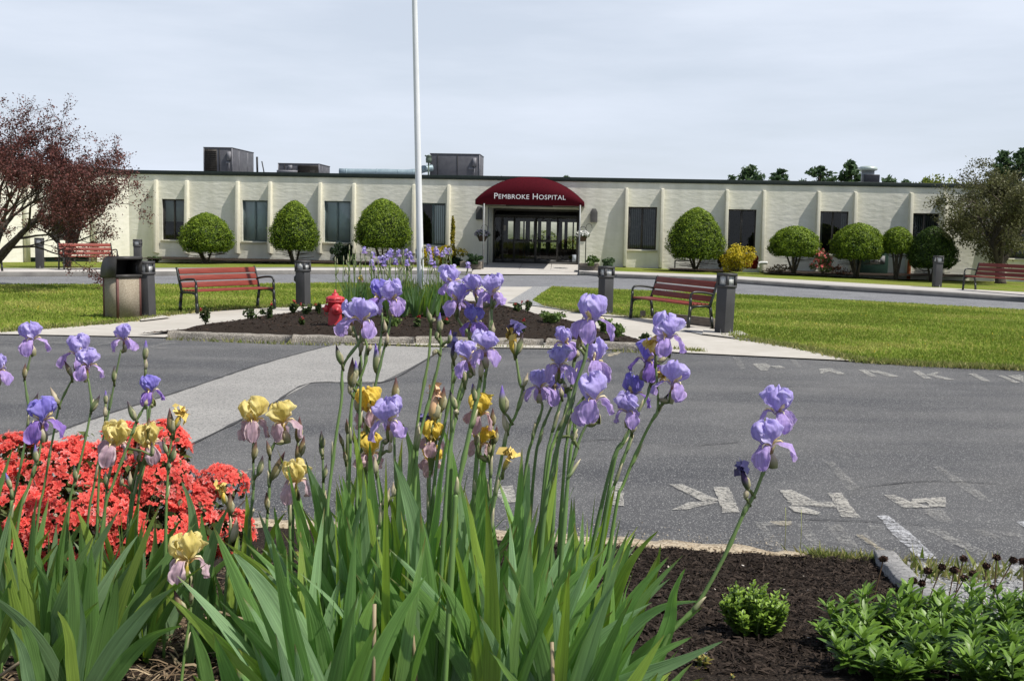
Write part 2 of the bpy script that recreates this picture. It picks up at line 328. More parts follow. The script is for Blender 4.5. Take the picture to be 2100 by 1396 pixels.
# sidewalk along the building with its kerb, and the strip of grass behind it
sw_f=[(-900,560),(-300,559),(0,558),(330,557),(640,554),(870,555),(965,556.5),(968,556.6)]
sw_r=[(-900,553),(-300,551),(0,549.4),(330,549),(640,547.6),(870,547.8),(965,548.5),(968,548.5)]
sw_f2=[(1188,556.5),(1200,557),(1265,562.4),(1475,570.5),(1700,585.7),(1900,597),(2100,609.5),(2700,645)]
sw_r2=[(1188,549.5),(1200,550),(1265,556),(1475,564),(1700,577),(1900,588),(2100,599),(2700,630)]
def sidewalk(f,r):
    b=MB(); A=[gp(x,y,.15) for x,y in f]; B=[gp(x,y,.15) for x,y in r]; n=len(A); V=[]
    for p,q in zip(A,B): V+=[(p.x,p.y,-.05),(p.x,p.y,.15),(q.x,q.y,.15),(q.x,q.y,-.05)]
    F=[]
    for i in range(n-1):
        for k in range(3): F.append((4*i+k,4*i+4+k,4*i+5+k,4*i+1+k))
    b.add(V,F); o=b.build('sidewalk',sidewalkm); o['kind']='structure'
    # kerb face, darker granite set 3 mm proud
    c=MB(); V=[]
    for p in A: V+=[(p.x,p.y-.003,-.02),(p.x,p.y-.003,.155),(p.x+.0,p.y+.14,.155)]
    F=[]
    for i in range(n-1):
        for k in range(2): F.append((3*i+k,3*i+3+k,3*i+4+k,3*i+1+k))
    c.add(V,F); k=c.build('kerb',mat('kerb_face',(.13,.125,.12),(.19,.185,.175),scale=2,rough=.95,bump=.004,bscale=30)); k['kind']='structure'
sidewalk(sw_f,sw_r); sidewalk(sw_f2,sw_r2)
# wall plane of the building (slightly turned)
WL=at(330,hor(330),50.8); WR=at(1900,hor(1900),48.35)
wdir=Vector((WR.x-WL.x,WR.y-WL.y,0)).normalized(); yaw=math.atan2(wdir.y,wdir.x); wn=Vector((wdir.y,-wdir.x,0))   # towards camera
W0=WL.copy(); W0.z=0; t_=-W0.x/wdir.x; W0=W0+wdir*t_
def wp(px,py):
    d=ray(px,py); t=(W0-CAMP).dot(wn)/d.dot(wn); p=CAMP+d*t; return ((p-W0).dot(wdir),p.z)
def wz(s): return .20-.30*min(1,(abs(s-1)/16))**1.5
def strip_behind(r,xa,xb):
    b=MB(); V=[]; 
    for x,y in r:
        q=gp(x,y,.15); s=(q-W0).dot(wdir); w=W0+wdir*s; z=wz(s); V+=[(q.x,q.y,.147),((q.x+w.x)/2,(q.y+w.y)/2,.14+.5*(z-.14)),(w.x,w.y,z),(w.x-wn.x*.4,w.y-wn.y*.4,z-.1)]
    F=[]
    for i in range(len(r)-1):
        for k in range(3): F.append((4*i+k,4*i+4+k,4*i+5+k,4*i+1+k))
    b.add(V,F); o=b.build('grass_strip',grassm,smooth=True); o['kind']='structure'
strip_behind(sw_r,0,0); strip_behind(sw_r2,0,0)
def wbed(px0,px1,d0,d1,name='planting_bed'):
    s0=wp(px0,540)[0]; s1=wp(px1,540)[0]; b=MB(); n=24; V=[]
    for i in range(n+1):
        s=s0+(s1-s0)*i/n; k=.35*math.sin(i*1.7)+.2*math.sin(i*.6)
        for dd in (d0,(d0+d1)/2,d1+k*.5*(1 if 0<i<n else 0)):
            p=W0+wdir*s+wn*dd; q=gp(0,0,0); V.append((p.x,p.y,max(wz(s),.13)+.045-.03*(dd>d1*.8)))
    F=[(3*i+k,3*i+3+k,3*i+4+k,3*i+1+k) for i in range(n) for k in range(2)]
    b.add(V,F); o=b.build(name,soilm); o['kind']='structure'
wbed(330,870,.02,2.6); wbed(1370,1500,.02,2.2); wbed(1560,1990,.02,2.6)
# entrance apron
b=MB(); A=[gp(966,562,.01),gp(1188,563.5,.01)]; s0,s1=wp(1003,540)[0],wp(1190,540)[0]; B=[W0+wdir*s0,W0+wdir*s1]
b.add([(A[0].x,A[0].y,.012),(A[1].x,A[1].y,.012),(B[1].x+.1,B[1].y+1.2,.27),(B[0].x-.6,B[0].y+1.2,.27)],[(0,1,2,3)]); o=b.build('entrance_apron',sidewalkm); o['kind']='structure'
b=MB();
for px in (1060,1128): 
    p=gp(px,561,.02); q=W0+wdir*(wp(px+ (12 if px<1100 else 4),541)[0]); b.tube([(p.x,p.y,.022),(q.x,q.y,.272)],.006,4)
b.build('apron_joint',tar)['kind']='structure'
# island bed with mulch
bed_px=[(282,687),(343,684),(595,697),(850,700),(1117,702),(1313,711),(1336,703),(1265,684),(1190,662),(1100,642),(1045,629),(1000,622),(860,613),(720,617),(650,634),(560,645),(470,660),(400,668),(330,681)]
bedw=W(bed_px,.03); bc=(sum(p[0] for p in bedw)/len(bedw),sum(p[1] for p in bedw)/len(bedw))
def edge_dist(x,y,poly):
    m_=1e9
    for i in range(len(poly)):
        a=poly[i]; b_=poly[(i+1)%len(poly)]; dx,dy=b_[0]-a[0],b_[1]-a[1]; t=max(0,min(1,((x-a[0])*dx+(y-a[1])*dy)/(dx*dx+dy*dy+1e-9))); m_=min(m_,math.hypot(x-a[0]-t*dx,y-a[1]-t*dy))
    return m_
def islandz(x,y): return .035+.12*sstep(edge_dist(x,y,bedw)/1.0)+.02*math.sin(x*3.1)*math.sin(y*2.7)
poly_sheet(bedw,.25,islandz,'island_bed',soilm)
# island kerb stones
kb=[((343,694),(594,704)),((598,702.5),(848,708)),((852,706),(1115,711)),((1119,710),(1316,720))]
klab=['long concrete kerb stone at the left end of the hydrant bed','concrete kerb stone below the hydrant, second from the left end','concrete kerb stone between the middle of the bed and its right third','concrete kerb stone at the right end of the hydrant bed']
for (a,b_),lb in zip(kb,klab):
    p,q=gp(*a),gp(*b_); L_=(q-p).length; t=(q-p).normalized(); o=MB()
    n=14; prof=[(0,-.03),(0,.085),(.02,.105),(.13,.115),(.15,.10),(.15,-.03)]; V=[]
    for i in range(n+1):
        x=L_*i/n
        for (yy,zz) in prof: V.append((x+random.gauss(0,.004),yy+random.gauss(0,.004),zz+(random.gauss(0,.004) if zz>0 else 0)))
    k=len(prof); F=[(i*k+j,i*k+k+j,i*k+k+j+1,i*k+j+1) for i in range(n) for j in range(k-1)]+[tuple(range(k-1,-1,-1)),tuple(range(n*k,n*k+k))]
    o.add(V,F); ob=o.build('kerb_stone',kerbm); ob.location=p; ob.rotation_euler=(0,0,math.atan2(t.y,t.x)); tag(ob,lb,'kerb stone','kerb stones edging the hydrant bed')
edge_tufts([(343,696),(595,706),(850,710),(1115,714),(1320,723)],.005,700,'weeds',.02)
# near bed
nb_px=[(-300,1050),(0,1062),(300,1073),(520,1084),(700,1092),(900,1102),(1180,1121),(1420,1134),(1650,1150)]
nbw=[(gp(a,b,.03).x,gp(a,b,.03).y) for a,b in nb_px]
kr0=gp(1812,1168,0); kr1=gh(1985,1300)
kd=Vector((kr1.x-kr0.x,kr1.y-kr0.y)).normalized(); kr2=(kr0.x+kd.x*5.2,kr0.y+kd.y*5.2)
near=nbw+[(gp(1740,1160,.02).x,gp(1740,1160,.02).y),(kr0.x,kr0.y),(kr0.x+kd.x*1.2,kr0.y+kd.y*1.2),kr2,(kr2[0],-1.0),(-5,-1.0),(-5,nbw[0][1])]
def nz2(x,y): return .5*math.sin(x*13+2*math.sin(y*9))*math.sin(y*11+1.7*math.sin(x*7))+.5*math.sin(x*31+y*17)*math.sin(y*29-x*11)
def bedz(x,y): return bedh(x,y)+.012*nz2(x,y)
poly_sheet(near,.045,bedz,'flower_bed',soilm)
# weathered kerb between bed and lot
b=MB(); P=[gp(a,c,.02) for a,c in nb_px]; V=[]; P=catmull(P,10)
for i,p in enumerate(P):
    w=.17+.03*math.sin(i*1.3)+random.gauss(0,.012); e=random.gauss(0,.010)
    if i>len(P)-6: w*=.6
    V+=[(p.x,p.y+w,-.01),(p.x,p.y+w*.9,.04+e*.3),(p.x,p.y+.02,.058+e*.3),(p.x,p.y-.03+e,.06),(p.x,p.y-.05,.0)]
F=[(5*i+k,5*i+5+k,5*i+6+k,5*i+1+k) for i in range(len(P)-1) for k in range(4)]
b.add(V,F); o=b.build('bed_edging',sandy); tag(o,'low crumbling sandy concrete edging between the iris bed and the lot','kerb')
# granite kerb stone at the right corner of the bed
t=Vector((kd.x,kd.y,0)); nn=Vector((-kd.y,kd.x,0)); b=MB(); V=[]; n=16; Lk=2.6
for i in range(n+1):
    c=Vector((kr0.x,kr0.y,0))+t*(Lk*i/n); h=bedh(c.x,c.y)+.075+random.gauss(0,.003)
    for a,z in ((-.058,-.1),(-.056,h-.032),(-.050,h-.025),(.050,h-.022),(.056,h-.032),(.058,-.1)): 
        q=c+nn*(a+random.gauss(0,.002)); V.append((q.x,q.y,z))
F=[(i*6+j,i*6+6+j,i*6+7+j,i*6+1+j) for i in range(n) for j in range(5)]+[(5,4,3,2,1,0),tuple(range(n*6,n*6+6))]
b.add(V,F); o=b.build('kerb_stone',mat('granite_kerb',(.19,.19,.19),(.29,.285,.28),scale=25,rough=.9,bump=.006,bscale=60,speck=((.12,.12,.12),110,.85))); recenter(o,kr0); tag(o,'grey granite kerb stone slanting along the right edge of the iris bed','kerb stone')

g_=[]
for i in range(1500):
    k=random.randrange(len(nb_px)-1); x0,y0=nb_px[k]; x1,y1=nb_px[k+1]; f=random.random(); q=gp(x0+(x1-x0)*f,y0+(y1-y0)*f,.0); g_.append((q.x,q.y+.13+abs(random.gauss(0,.16)),.007))
for i in range(700):
    f=random.random(); k=random.randrange(4); A_=((343,694),(594,704),(848,708),(1115,711),(1316,720)); q=gp(A_[k][0]+(A_[k+1][0]-A_[k][0])*f,A_[k][1]+(A_[k+1][1]-A_[k][1])*f,0); g_.append((q.x,q.y-.03-abs(random.gauss(0,.18)),.008))
cards(np.array(g_),rng.uniform(.003,.011,len(g_)),np.array([0,0,1.]),.5,mixcol((.10,.08,.06),(.50,.44,.34),len(g_))).build('grit',mat('grit_stone',None,attr=True,rough=.9))['kind']='stuff'
# gravelly shoulder right of it
gsx=W([(1700,1142),(1790,1146),(1830,1150),(2200,1165),(2300,1290)],0); poly_sheet(gsx+[(4.6,.5),(2.2,.5),(kr0.x+kd.x*.6,kr0.y+kd.y*.6),(kr0.x,kr0.y)],.3,lambda x,y: .006+max(0,bedh(x,y)-.06)*.8,'gravel_shoulder',gravelm)
# mulch shreds, straw litter and stones
def litter(n,xr,yr,ln,wd,c1,c2,name,zf=bedz,poly=near,m='mulch_chip',lift=.01):
    x=rng.uniform(*xr,n*2); y=rng.uniform(*yr,n*2); k=inside(x,y,poly); x=x[k][:n]; y=y[k][:n]; n=len(x)
    z=np.array([zf(a,b) for a,b in zip(x,y)])+rng.uniform(0,lift,n); th=rng.uniform(0,np.pi*2,n); l=rng.uniform(*ln,n); w=rng.uniform(*wd,n); s=rng.normal(0,.3,n)
    a=np.stack([np.cos(th)*l,np.sin(th)*l,s*l],1); bb=np.stack([-np.sin(th)*w,np.cos(th)*w,rng.normal(0,.5,n)*w],1); P=np.stack([x,y,z],1); mid=np.stack([0*l,0*l,l*rng.uniform(.0,.3,n)],1)
    V=np.stack([P-a-bb,P-a+bb,P+bb+mid,P-bb+mid,P+a+bb*.4,P+a-bb*.4],1).reshape(-1,3); i=np.arange(n)[:,None]*6
    F=np.concatenate([i+np.array([[0,1,2,3]]),i+np.array([[3,2,4,5]])]); b=MB(); b.add(V,F,np.repeat(mixcol(c1,c2,n,1.6),6,0)); o=b.build(name,mat(m,(.85,.85,.85),(1,1,1),rough=.95,attr=True,spec=.1)); tag(o,kind='stuff'); return o
litter(26000,(-.2,2.6),(3.0,6.3),(.008,.024),(.0015,.004),(.015,.011,.009),(.066,.050,.040),'mulch')
litter(6000,(-1.4,.2),(2.3,5.6),(.012,.035),(.0015,.004),(.03,.02,.015),(.20,.15,.10),'mulch')
litter(1300,(-1.5,-.1),(2.5,3.9),(.015,.06),(.0012,.003),(.12,.08,.05),(.48,.38,.25),'dry_litter',lift=.03)
litter(60,(.3,2.2),(3.2,5.8),(.004,.01),(.003,.006),(.45,.4,.33),(.7,.65,.6),'dry_litter')
litter(9000,(bc[0]-6,bc[0]+6),(15,25),(.01,.035),(.003,.008),(.018,.012,.009),(.09,.06,.045),'mulch',zf=islandz,poly=bedw)
sp=[(x,y) for x,y in zip(rng.uniform(1.3,3.3,2600),rng.uniform(4.2,6.3,2600)) if inside(np.array([x]),np.array([y]),[(kr0.x,kr0.y+.1),(kr0.x+kd.x*3+.06,kr0.y+kd.y*3),(4.2,3.4),(4.2,5.9),(gsx[0][0],gsx[0][1])])[0]]
P=np.array([(x,y,.012+max(0,bedh(x,y)-.06)*.8) for x,y in sp]); cards(P,rng.uniform(.006,.016,len(P)),col=mixcol((.12,.12,.12),(.55,.53,.5),len(P))).build('gravel_stones',mat('gravel_stone',None,attr=True,rough=.9))['kind']='stuff'
edge_tufts([(1660,1150),(1700,1152),(1745,1158),(1800,1160)],.02,900,'weeds',.05)
edge_tufts([(1840,1165),(1900,1172),(1960,1178),(2060,1170)],.02,300,'weeds',.10)
# ------------------------------------------------------------------ painted letters and lines on the lot
white=paint('worn_white_paint',(.50,.48,.43),.50); faint=paint('faint_paint',(.42,.41,.38),.24); bright=paint('fresh_line_paint',(.66,.67,.70),.42); buff=paint('buff_paint',(.62,.54,.38),.45)
def mark(polys,m,off=(0,0),sc=1,name='road_marking',z=.0085):
    b=MB()
    for k,pl in enumerate(polys):
        P=[gp(off[0]+x/sc,off[1]+y/sc,z+.0006*k) for x,y in pl]; Q=[]
        for i,p in enumerate(P):
            q=P[(i+1)%len(P)]; m_=max(1,int((q-p).length/.05))
            for j in range(m_): c=p.lerp(q,j/m_); Q.append(c+Vector((random.gauss(0,.004),random.gauss(0,.004),0)))
        b.add([tuple(p) for p in Q],[tuple(range(len(Q)-1,-1,-1))])
    o=b.build(name,m); o['kind']='structure'
O5=((1200,900),2.3333)
mark([[(115,200),(182,203),(184,318),(100,312)]],white,*O5)                                            # I
mark([[(-400,225),(-345,222),(-330,300),(-390,305)],[(-450,232),(-400,225),(-345,300),(-390,305)]],white,*O5)   # N behind the leaves
mark([[(615,228),(688,228),(738,348),(658,350)],[(595,296),(640,300),(490,334),(412,337),(500,300)],[(560,296),(600,300),(640,290),(462,214),(400,214)],[(640,300),(700,300),(690,320),(650,318)]],white,*O5)   # K
mark([[(1165,258),(1226,256),(1316,374),(1226,370)],[(927,243),(985,240),(1122,304),(1130,316),(990,316)],[(1110,300),(1180,296),(1200,325),(1080,318)],[(975,320),(1040,322),(1128,350),(1120,362),(1000,345)]],white,*O5) # R
mark([[(1425,266),(1480,264),(1560,300),(1640,318),(1640,328),(1520,325)],[(1560,285),(1728,276),(1728,322),(1640,325),(1640,300),(1560,305)]],white,*O5)   # A
mark([[(1565,335),(1640,332),(1715,338),(1762,395),(1690,392),(1640,360)]],faint,*O5)
mark([[(815,395),(990,392),(995,408),(860,412),(925,480),(960,520),(880,510)],[(1010,405),(1060,402),(1170,540),(1110,545)],[(865,500),(990,512),(1090,545),(920,535)]],faint,*O5)  # ghost letters
mark([[(1150,402),(1215,400),(1335,545),(1245,540)],[(1290,455),(1340,452),(1440,525),(1400,535)],[(1350,412),(1420,414),(1428,432),(1360,430)]],faint,*O5)
mark([[(1620,430),(1700,428),(1940,548),(1890,560)],[(1840,430),(1900,432),(2000,470),(1960,476)],[(1990,440),(2080,448),(2090,470),(2000,456)]],faint,*O5)
mark([[(880,392),(990,392),(990,410),(930,412)],[(1290,455),(1325,455),(1430,527),(1410,530)]],buff,*O5)
mark([[(1400,366),(1448,364),(1560,450),(1690,572),(1598,570),(1490,470)]],bright,*O5)
mark([[(1150,108),(1190,106),(1312,235),(1262,248),(1205,180)]],faint,*O5)
mark([[(1660,132),(1700,130),(1830,210),(1955,298),(1905,300),(1760,205)]],faint,*O5)
mark([[(2060,395),(2110,392),(2200,450),(2150,455)]],bright,*O5)
farw=paint('far_worn_paint',(.45,.44,.40),.48)
O6=((1180,500),2.2826)
mark([[(735,530),(765,530),(800,585),(770,585)],[(1005,540),(1030,540),(1060,578),(1035,578)]],faint,*O6)
mark([[(828,560),(890,558),(915,570),(900,592),(868,592)],[(915,570),(955,568),(985,580),(940,582)]],farw,*O6) # P
mark([[(1140,585),(1195,580),(1265,608),(1230,610),(1190,596),(1150,606)]],farw,*O6) # A
mark([[(1325,588),(1355,586),(1412,620),(1380,620)],[(1360,592),(1410,590),(1520,620),(1480,622),(1400,602)]],farw,*O6) # R
mark([[(1578,596),(1610,594),(1668,630),(1632,630)],[(1640,612),(1690,598),(1710,600),(1680,612),(1775,634),(1740,636)]],farw,*O6) # K
mark([[(1838,606),(1870,606),(1945,642),(1912,643)]],farw,*O6)  # I
mark([[(1975,615),(2000,614),(2085,648),(2055,650)],[(2020,615),(2080,612),(2098,618),(2098,648)]],farw,*O6) # N
OB=((0,640),3.8775)
mark([[(0,236),(110,240),(100,248),(0,246)],[(350,240),(520,232),(570,240),(480,252),(420,244),(360,250)],[(730,262),(870,240),(885,246),(780,270)],[(1180,270),(1320,240),(1440,244),(1330,252),(1210,282)],[(1240,278),(1330,282),(1325,290),(1230,286)]],faint,*OB)
mark([[(890,635),(1010,612),(1030,620),(910,655)],[(900,650),(1000,630),(990,642),(905,660)]],buff,(1040,580),4.362)
mark([[(1135,690),(1200,680),(1215,705),(1190,725),(1140,720)],[(1370,695),(1405,688),(1410,715),(1380,722)]],faint,(1040,580),4.362)
mark([[(120,940),(270,930),(285,940),(200,960)],[(285,905),(380,885),(380,892),(290,912)]],buff,(450,780),4.985)
# ================================================================== BUILDING
stucco=mat('stucco',(.71,.70,.61),(.78,.765,.68),scale=1.2,rough=.95,big=((.60,.59,.50),1.0,.5),bigst=(2.2,1,.35),bump=.018,bscale=3.4,detail=3,stretch=(.8,1,1.9),spec=.1)
finm=mat('pilaster_paint',(.60,.58,.46),(.66,.64,.53),scale=3,rough=.85,bump=.004,bscale=20)
fasc=mat('roof_edge_metal',(.012,.020,.018),(.02,.03,.026),rough=.5)
bronze=mat('bronze_frame',(.045,.042,.038),(.06,.055,.05),rough=.5); dark=mat('dark_room',(.012,.013,.014),(.02,.02,.02),rough=.9)
roofm=mat('roof_membrane',(.12,.12,.12),(.18,.18,.17),rough=.95)
blindw=mat('white_blind',(.72,.78,.78),(.80,.85,.85),scale=2,rough=.8); blindg=mat('grey_blind',(.34,.36,.37),(.42,.44,.45),scale=2,rough=.8)
bluegrey=mat('green_grey_frame',(.10,.14,.14),(.13,.17,.17),rough=.6)
B=empty('hospital_building',W0,yaw,'long one-storey cream stucco hospital with pilasters, flat roof and maroon entrance awning','building')
def loc(px,py): s,z=wp(px,py); return s,z
ZT=4.08
def S_(px): return wp(px,470)[0]
sL=S_(265); sR=S_(2420)
wins=[(332,381,408,492,'half'),(497,549,410.5,495,'white'),(665,719,412,497,'white'),(862,914,416,503,'vert'),(1289,1348,424,512,'dark'),(1493,1552,429,517,'darkroom'),(1679,1741,433,521,'drape'),(1868,1927,437,525,'dark'),(2060,2120,440,530,'dark')]
holes=[]
for (a,b_,t,u,k) in wins:
    s0,z1=loc(a,t); s1,_=loc(b_,t); _,z0=loc((a+b_)/2,u); holes.append((s0,s1,z0,z1,k))
ds0,ds1=S_(1008),S_(1187.5); dz0,dz1=-.3,wp(1095,426)[1]
def wallmesh(x0,x1,z0,z1,holes,th=.22):
    b=MB(); xs=sorted({x0,x1}|{h[0] for h in holes}|{h[1] for h in holes}); zs=sorted({z0,z1}|{h[2] for h in holes}|{h[3] for h in holes})
    for i in range(len(xs)-1):
        for j in range(len(zs)-1):
            cx,cz=(xs[i]+xs[i+1])/2,(zs[j]+zs[j+1])/2
            if any(h[0]<cx<h[1] and h[2]<cz<h[3] for h in holes): continue
            b.add([(xs[i],0,zs[j]),(xs[i+1],0,zs[j]),(xs[i+1],0,zs[j+1]),(xs[i],0,zs[j+1])],[(0,1,2,3)])
    for h in holes:
        a,c,d,e=h[:4]; 
        b.add([(a,0,d),(a,0,e),(a,th,e),(a,th,d)],[(0,1,2,3)]); b.add([(c,0,d),(c,th,d),(c,th,e),(c,0,e)],[(0,1,2,3)])
        b.add([(a,0,e),(c,0,e),(c,th,e),(a,th,e)],[(0,1,2,3)]); b.add([(a,0,d),(a,th,d),(c,th,d),(c,0,d)],[(0,1,2,3)])
    return b
wallmesh(sL,sR,-.6,ZT,[h for h in holes]+[(ds0,ds1,dz0,dz1)]).build('wall',stucco,B)
# windows
def window(s0,s1,z0,z1,k,parent=B):
    fr=bluegrey if k in('white','vert') else bronze
    w=MB(); t=.055; y0,y1=.09,.15
    w.box(s0,s0+t,y0,y1,z0,z1).box(s1-t,s1,y0,y1,z0,z1).box(s0+t,s1-t,y0,y1,z1-t,z1).box(s0+t,s1-t,y0,y1,z0,z0+t); mid=(s0+s1)/2
    w.box(mid-.045,mid+.045,y0+.01,y1,z0+t,z1-t); w.box(s0+.09,s0+.11,y0+.02,y1,z0+t,z1-t)
    f=w.build('window',fr,parent)
    MB().add([(s0+t,.125,z0+t),(mid-.045,.125,z0+t),(mid-.045,.125,z1-t),(s0+t,.125,z1-t)],[(0,1,2,3)]).add([(mid+.045,.125,z0+t),(s1-t,.125,z0+t),(s1-t,.125,z1-t),(mid+.045,.125,z1-t)],[(0,1,2,3)]).build('pane',glass('window_glass'),f)
    MB().box(s0-.06,s1+.06,-.07,.09,z0-.10,z0-.002).build('sill',finm,f)
    rm=MB(); rm.box(s0-.3,s1+.3,1.6,1.62,z0-.5,z1+.3); rm.build('dark_backing',dark,f)  # near-black sheet; the dimness of the unlit room is put into its colour
    mb=MB()
    if k=='white': mb.box(s0+.06,s1-.06,.16,.175,z0+.06,z1-.06); mb.build('blind',blindw,f)
    elif k=='half': mb.box(s0+.06,s1-.06,.16,.175,z0+.45*(z1-z0),z1-.06); mb.build('blind',blindg,f)
    elif k in('vert','dark','drape'):
        x=s0+.08; i=0
        while x<s1-.1:
            if k=='vert' and x<s0+.42*(s1-s0): x+=.1; continue
            if k=='drape' and s0+.2<x<s1-.35: x+=.1; continue
            mb.add([(x,.2,z0+.08),(x+.065,.225,z0+.08),(x+.065,.225,z1-.1),(x,.2,z1-.1)],[(0,1,2,3)]); x+=.09
        mb.build('blind',blindw if k=='vert' else mat('dim_blind',(.10,.11,.11),(.17,.18,.18),rough=.8),f)
for h in holes: window(*h)
# pilasters
for px in (323,386,489.5,556,658,727,849,920,1283,1356,1488,1563.5,1675,1750,1864,1933,2050,2125,2240,2310):
    s=S_(px); zt=ZT-.30; zb=wz(s)+.42 if px<1000 else wz(s)+.02+.25*(px>1600)
    w=.068; y0,y1=-.24,-.46
    MB().add([(s-w,0,zt),(s+w,0,zt),(s+w,y0,zt-.03),(s-w,y0,zt-.03),(s-w*1.15,0,zb),(s+w*1.15,0,zb),(s+w*1.15,y1,zb+.04),(s-w*1.15,y1,zb+.04)],[(3,2,1,0),(4,5,6,7),(3,7,6,2),(0,4,7,3),(1,2,6,5)]).build('pilaster',finm,B,bevel=.012)
# roof slab, edge trim
b=MB(); b.box(sL-30,sR+2,.05,9.0,ZT-.25,ZT+.02); b.build('roof',roofm,B)
b=MB(); b.box(sL-.2,sR+2,-.06,.08,ZT-.05,ZT+.14); b.build('roof_edge',fasc,B,bevel=.01)

# blind body behind, so that the sky does not show through
b=MB(); b.box(sL+.02,ds0-1.2,2.2,2.4,-.6,ZT-.26).box(ds1+1.2,sR,2.2,2.4,-.6,ZT-.26); b.build('inner_wall',dark,B)
# left wing, coming forward at an angle
c0=W0+wdir*sL; c1=at(-330,hor(-330),40.0); c1.z=0; wl=(c0-c1).length; wv=(c0-c1).normalized(); wyaw=math.atan2(wv.y,wv.x); 
M2=Matrix.Translation(c1)@Matrix.Rotation(wyaw,4,'Z'); Binv=Matrix.Translation(W0)@Matrix.Rotation(yaw,4,'Z'); Binv.invert(); M3=Binv@M2
n2=Vector((wv.y,-wv.x,0))
def wq(px,py):
    d=ray(px,py); t=(c1-CAMP).dot(n2)/d.dot(n2); p=CAMP+d*t; return ((p-c1).dot(wv),p.z)
WG=empty('wing',(0,0,0)); WG.parent=B; WG.matrix_local=M3; bpy.context.view_layer.update()
def wingpart(b,name,m):
    o=b.build(name,m,B); o.data.transform(M3); return o
COL.objects.unlink(WG); bpy.data.objects.remove(WG)
x0,_=wq(62,530); x1,_=wq(185,530); zt=wq(120,527)[1]; zb=wq(120,544)[1]
x2,_=wq(190,500); x3,_=wq(155,500)
wingpart(wallmesh(-6,wl,-.6,ZT,[(x0,x1,zb,zt),(max(.3,x3-1.2),x3,.9,2.9)]),'wall',stucco)
w=MB(); w.box(x0,x1,.12,.17,zb,zt); wingpart(w,'basement_window',mat('dark_green_frame',(.02,.035,.025),(.03,.05,.04),rough=.6)); 
w=MB()
for k in range(1,4): q=x0+(x1-x0)*k/4; w.box(q-.04,q+.04,.08,.14,zb,zt)
wingpart(w,'window_mullion',bronze); w=MB(); w.box(max(.3,x3-1.2),x3,.14,.16,.9,2.9); wingpart(w,'window',glass('window_glass')); w=MB(); w.box(-5,wl-.5,1.2,1.22,0,3.5); wingpart(w,'dark_backing',dark)  # near-black backing again stands in for the wing's unlit rooms
for px in (52,189,-60,-150):
    q=wq(px,500)[0]; w=MB(); w.box(q-.09,q+.09,-.22,0,-.3,ZT-.3); wingpart(w,'pilaster',finm)
w=MB(); w.box(-6,wl+.1,-.1,.1,ZT-.1,ZT+.14); wingpart(w,'roof_edge',fasc)
# ------------------------------------------------------------------ entrance
aluf=mat('door_frame_metal',(.035,.035,.035),(.05,.048,.045),rough=.45); trimw=mat('entrance_trim',(.42,.43,.38),(.48,.48,.42),rough=.8)
gl=glass('door_glass',(.82,.86,.84))
E=MB()
za=wz((ds0+ds1)/2)+.06
E.box(ds0+.07,ds0+.14,.02,.14,za,dz1).box(ds1-.08,ds1,.02,.14,za,dz1).box(ds0+.14,ds1-.08,.02,.14,dz1-.16,dz1-.06)
E.box(ds0+.14,ds1-.08,.02,.14,za,za+.05); E.box(ds0+.14,ds1-.08,.04,.12,dz1-.42,dz1-.34)
ef=E.build('entrance_frame',aluf,B)
MB().box(ds0-.10,ds0+.07,-.04,.2,za-.1,dz1).box(ds0-.1,ds1+.02,-.06,.2,dz1-.06,dz1+.07).build('entrance_trim',trimw,B)
def dx(px): return S_(px)
lev=[(dx(1012),dx(1031)),(dx(1031),dx(1054)),(dx(1054),dx(1099)),(dx(1099),dx(1144)),(dx(1144),dx(1184))]
for i,(a,c) in enumerate(lev):
    t=.055 if i in(2,3) else .035; z0,z1=za+.05,dz1-.42
    d=MB(); y0,y1=(.03,.08) if i in(2,3) else (.06,.11)
    d.box(a,a+t,y0,y1,z0,z1).box(c-t,c,y0,y1,z0,z1).box(a+t,c-t,y0,y1,z0,z0+.10).box(a+t,c-t,y0,y1,z1-.07,z1)
    if i in(2,3): d.box(a+t,c-t,y0,y1,z0+.95,z0+1.03)
    o=d.build('door' if i in(2,3) else 'side_light',aluf,B)
    MB().add([(a+t,y0+.02,z0+.1),(c-t,y0+.02,z0+.1),(c-t,y0+.02,z1-.07),(a+t,y0+.02,z1-.07)],[(0,1,2,3)]).build('pane',gl,o)
    if i==2: MB().box(c-.16,c-.13,y0-.05,y0-.02,z0+.85,z0+1.25).build('handle',mat('steel',(.5,.5,.5),(.55,.55,.55),rough=.3,metal=1),o)
# vestibule and lobby, glazed through to a courtyard
V=MB(); vx0,vx1=ds0-.02,ds1+.02
lob=mat('lobby_wall',(.16,.14,.11),(.2,.18,.15),rough=.9)
V.box(vx0-.1,vx0,.23,7.6,-.2,dz1+.1).box(vx1,vx1+.1,.23,7.6,-.2,dz1+.1).box(vx0-.1,vx1+.1,.16,7.6,dz1+.001,dz1+.1); V.build('lobby_wall',lob,B)
MB().box(vx0,vx1,.16,7.6,-.3,za-.01).build('lobby_floor',mat('lobby_floor',(.06,.045,.035),(.09,.07,.055),rough=.35),B)
V=MB()
for a,c in ((1030,1036),(1048,1059),(1067,1070),(1072,1081),(1097,1104),(1114,1120),(1137,1147),(1152,1158),(1168,1171)):
    k=1.055; m_=dx(1090); A=m_+(dx(a)-m_)*k; C=m_+(dx(c)-m_)*k; V.box(A,C,2.6,2.7,za,dz1-.3)
V.box(vx0,vx1,2.58,2.72,dz1-.62,dz1).box(dx(1048),dx(1140),2.6,2.7,za+.95,za+1.02).box(vx0,dx(1032),2.6,2.7,za,dz1); V.build('inner_doors',aluf,B)
V=MB()
for q in np.linspace(vx0,vx1,6): V.box(q-.05,q+.05,7.5,7.6,za,dz1)
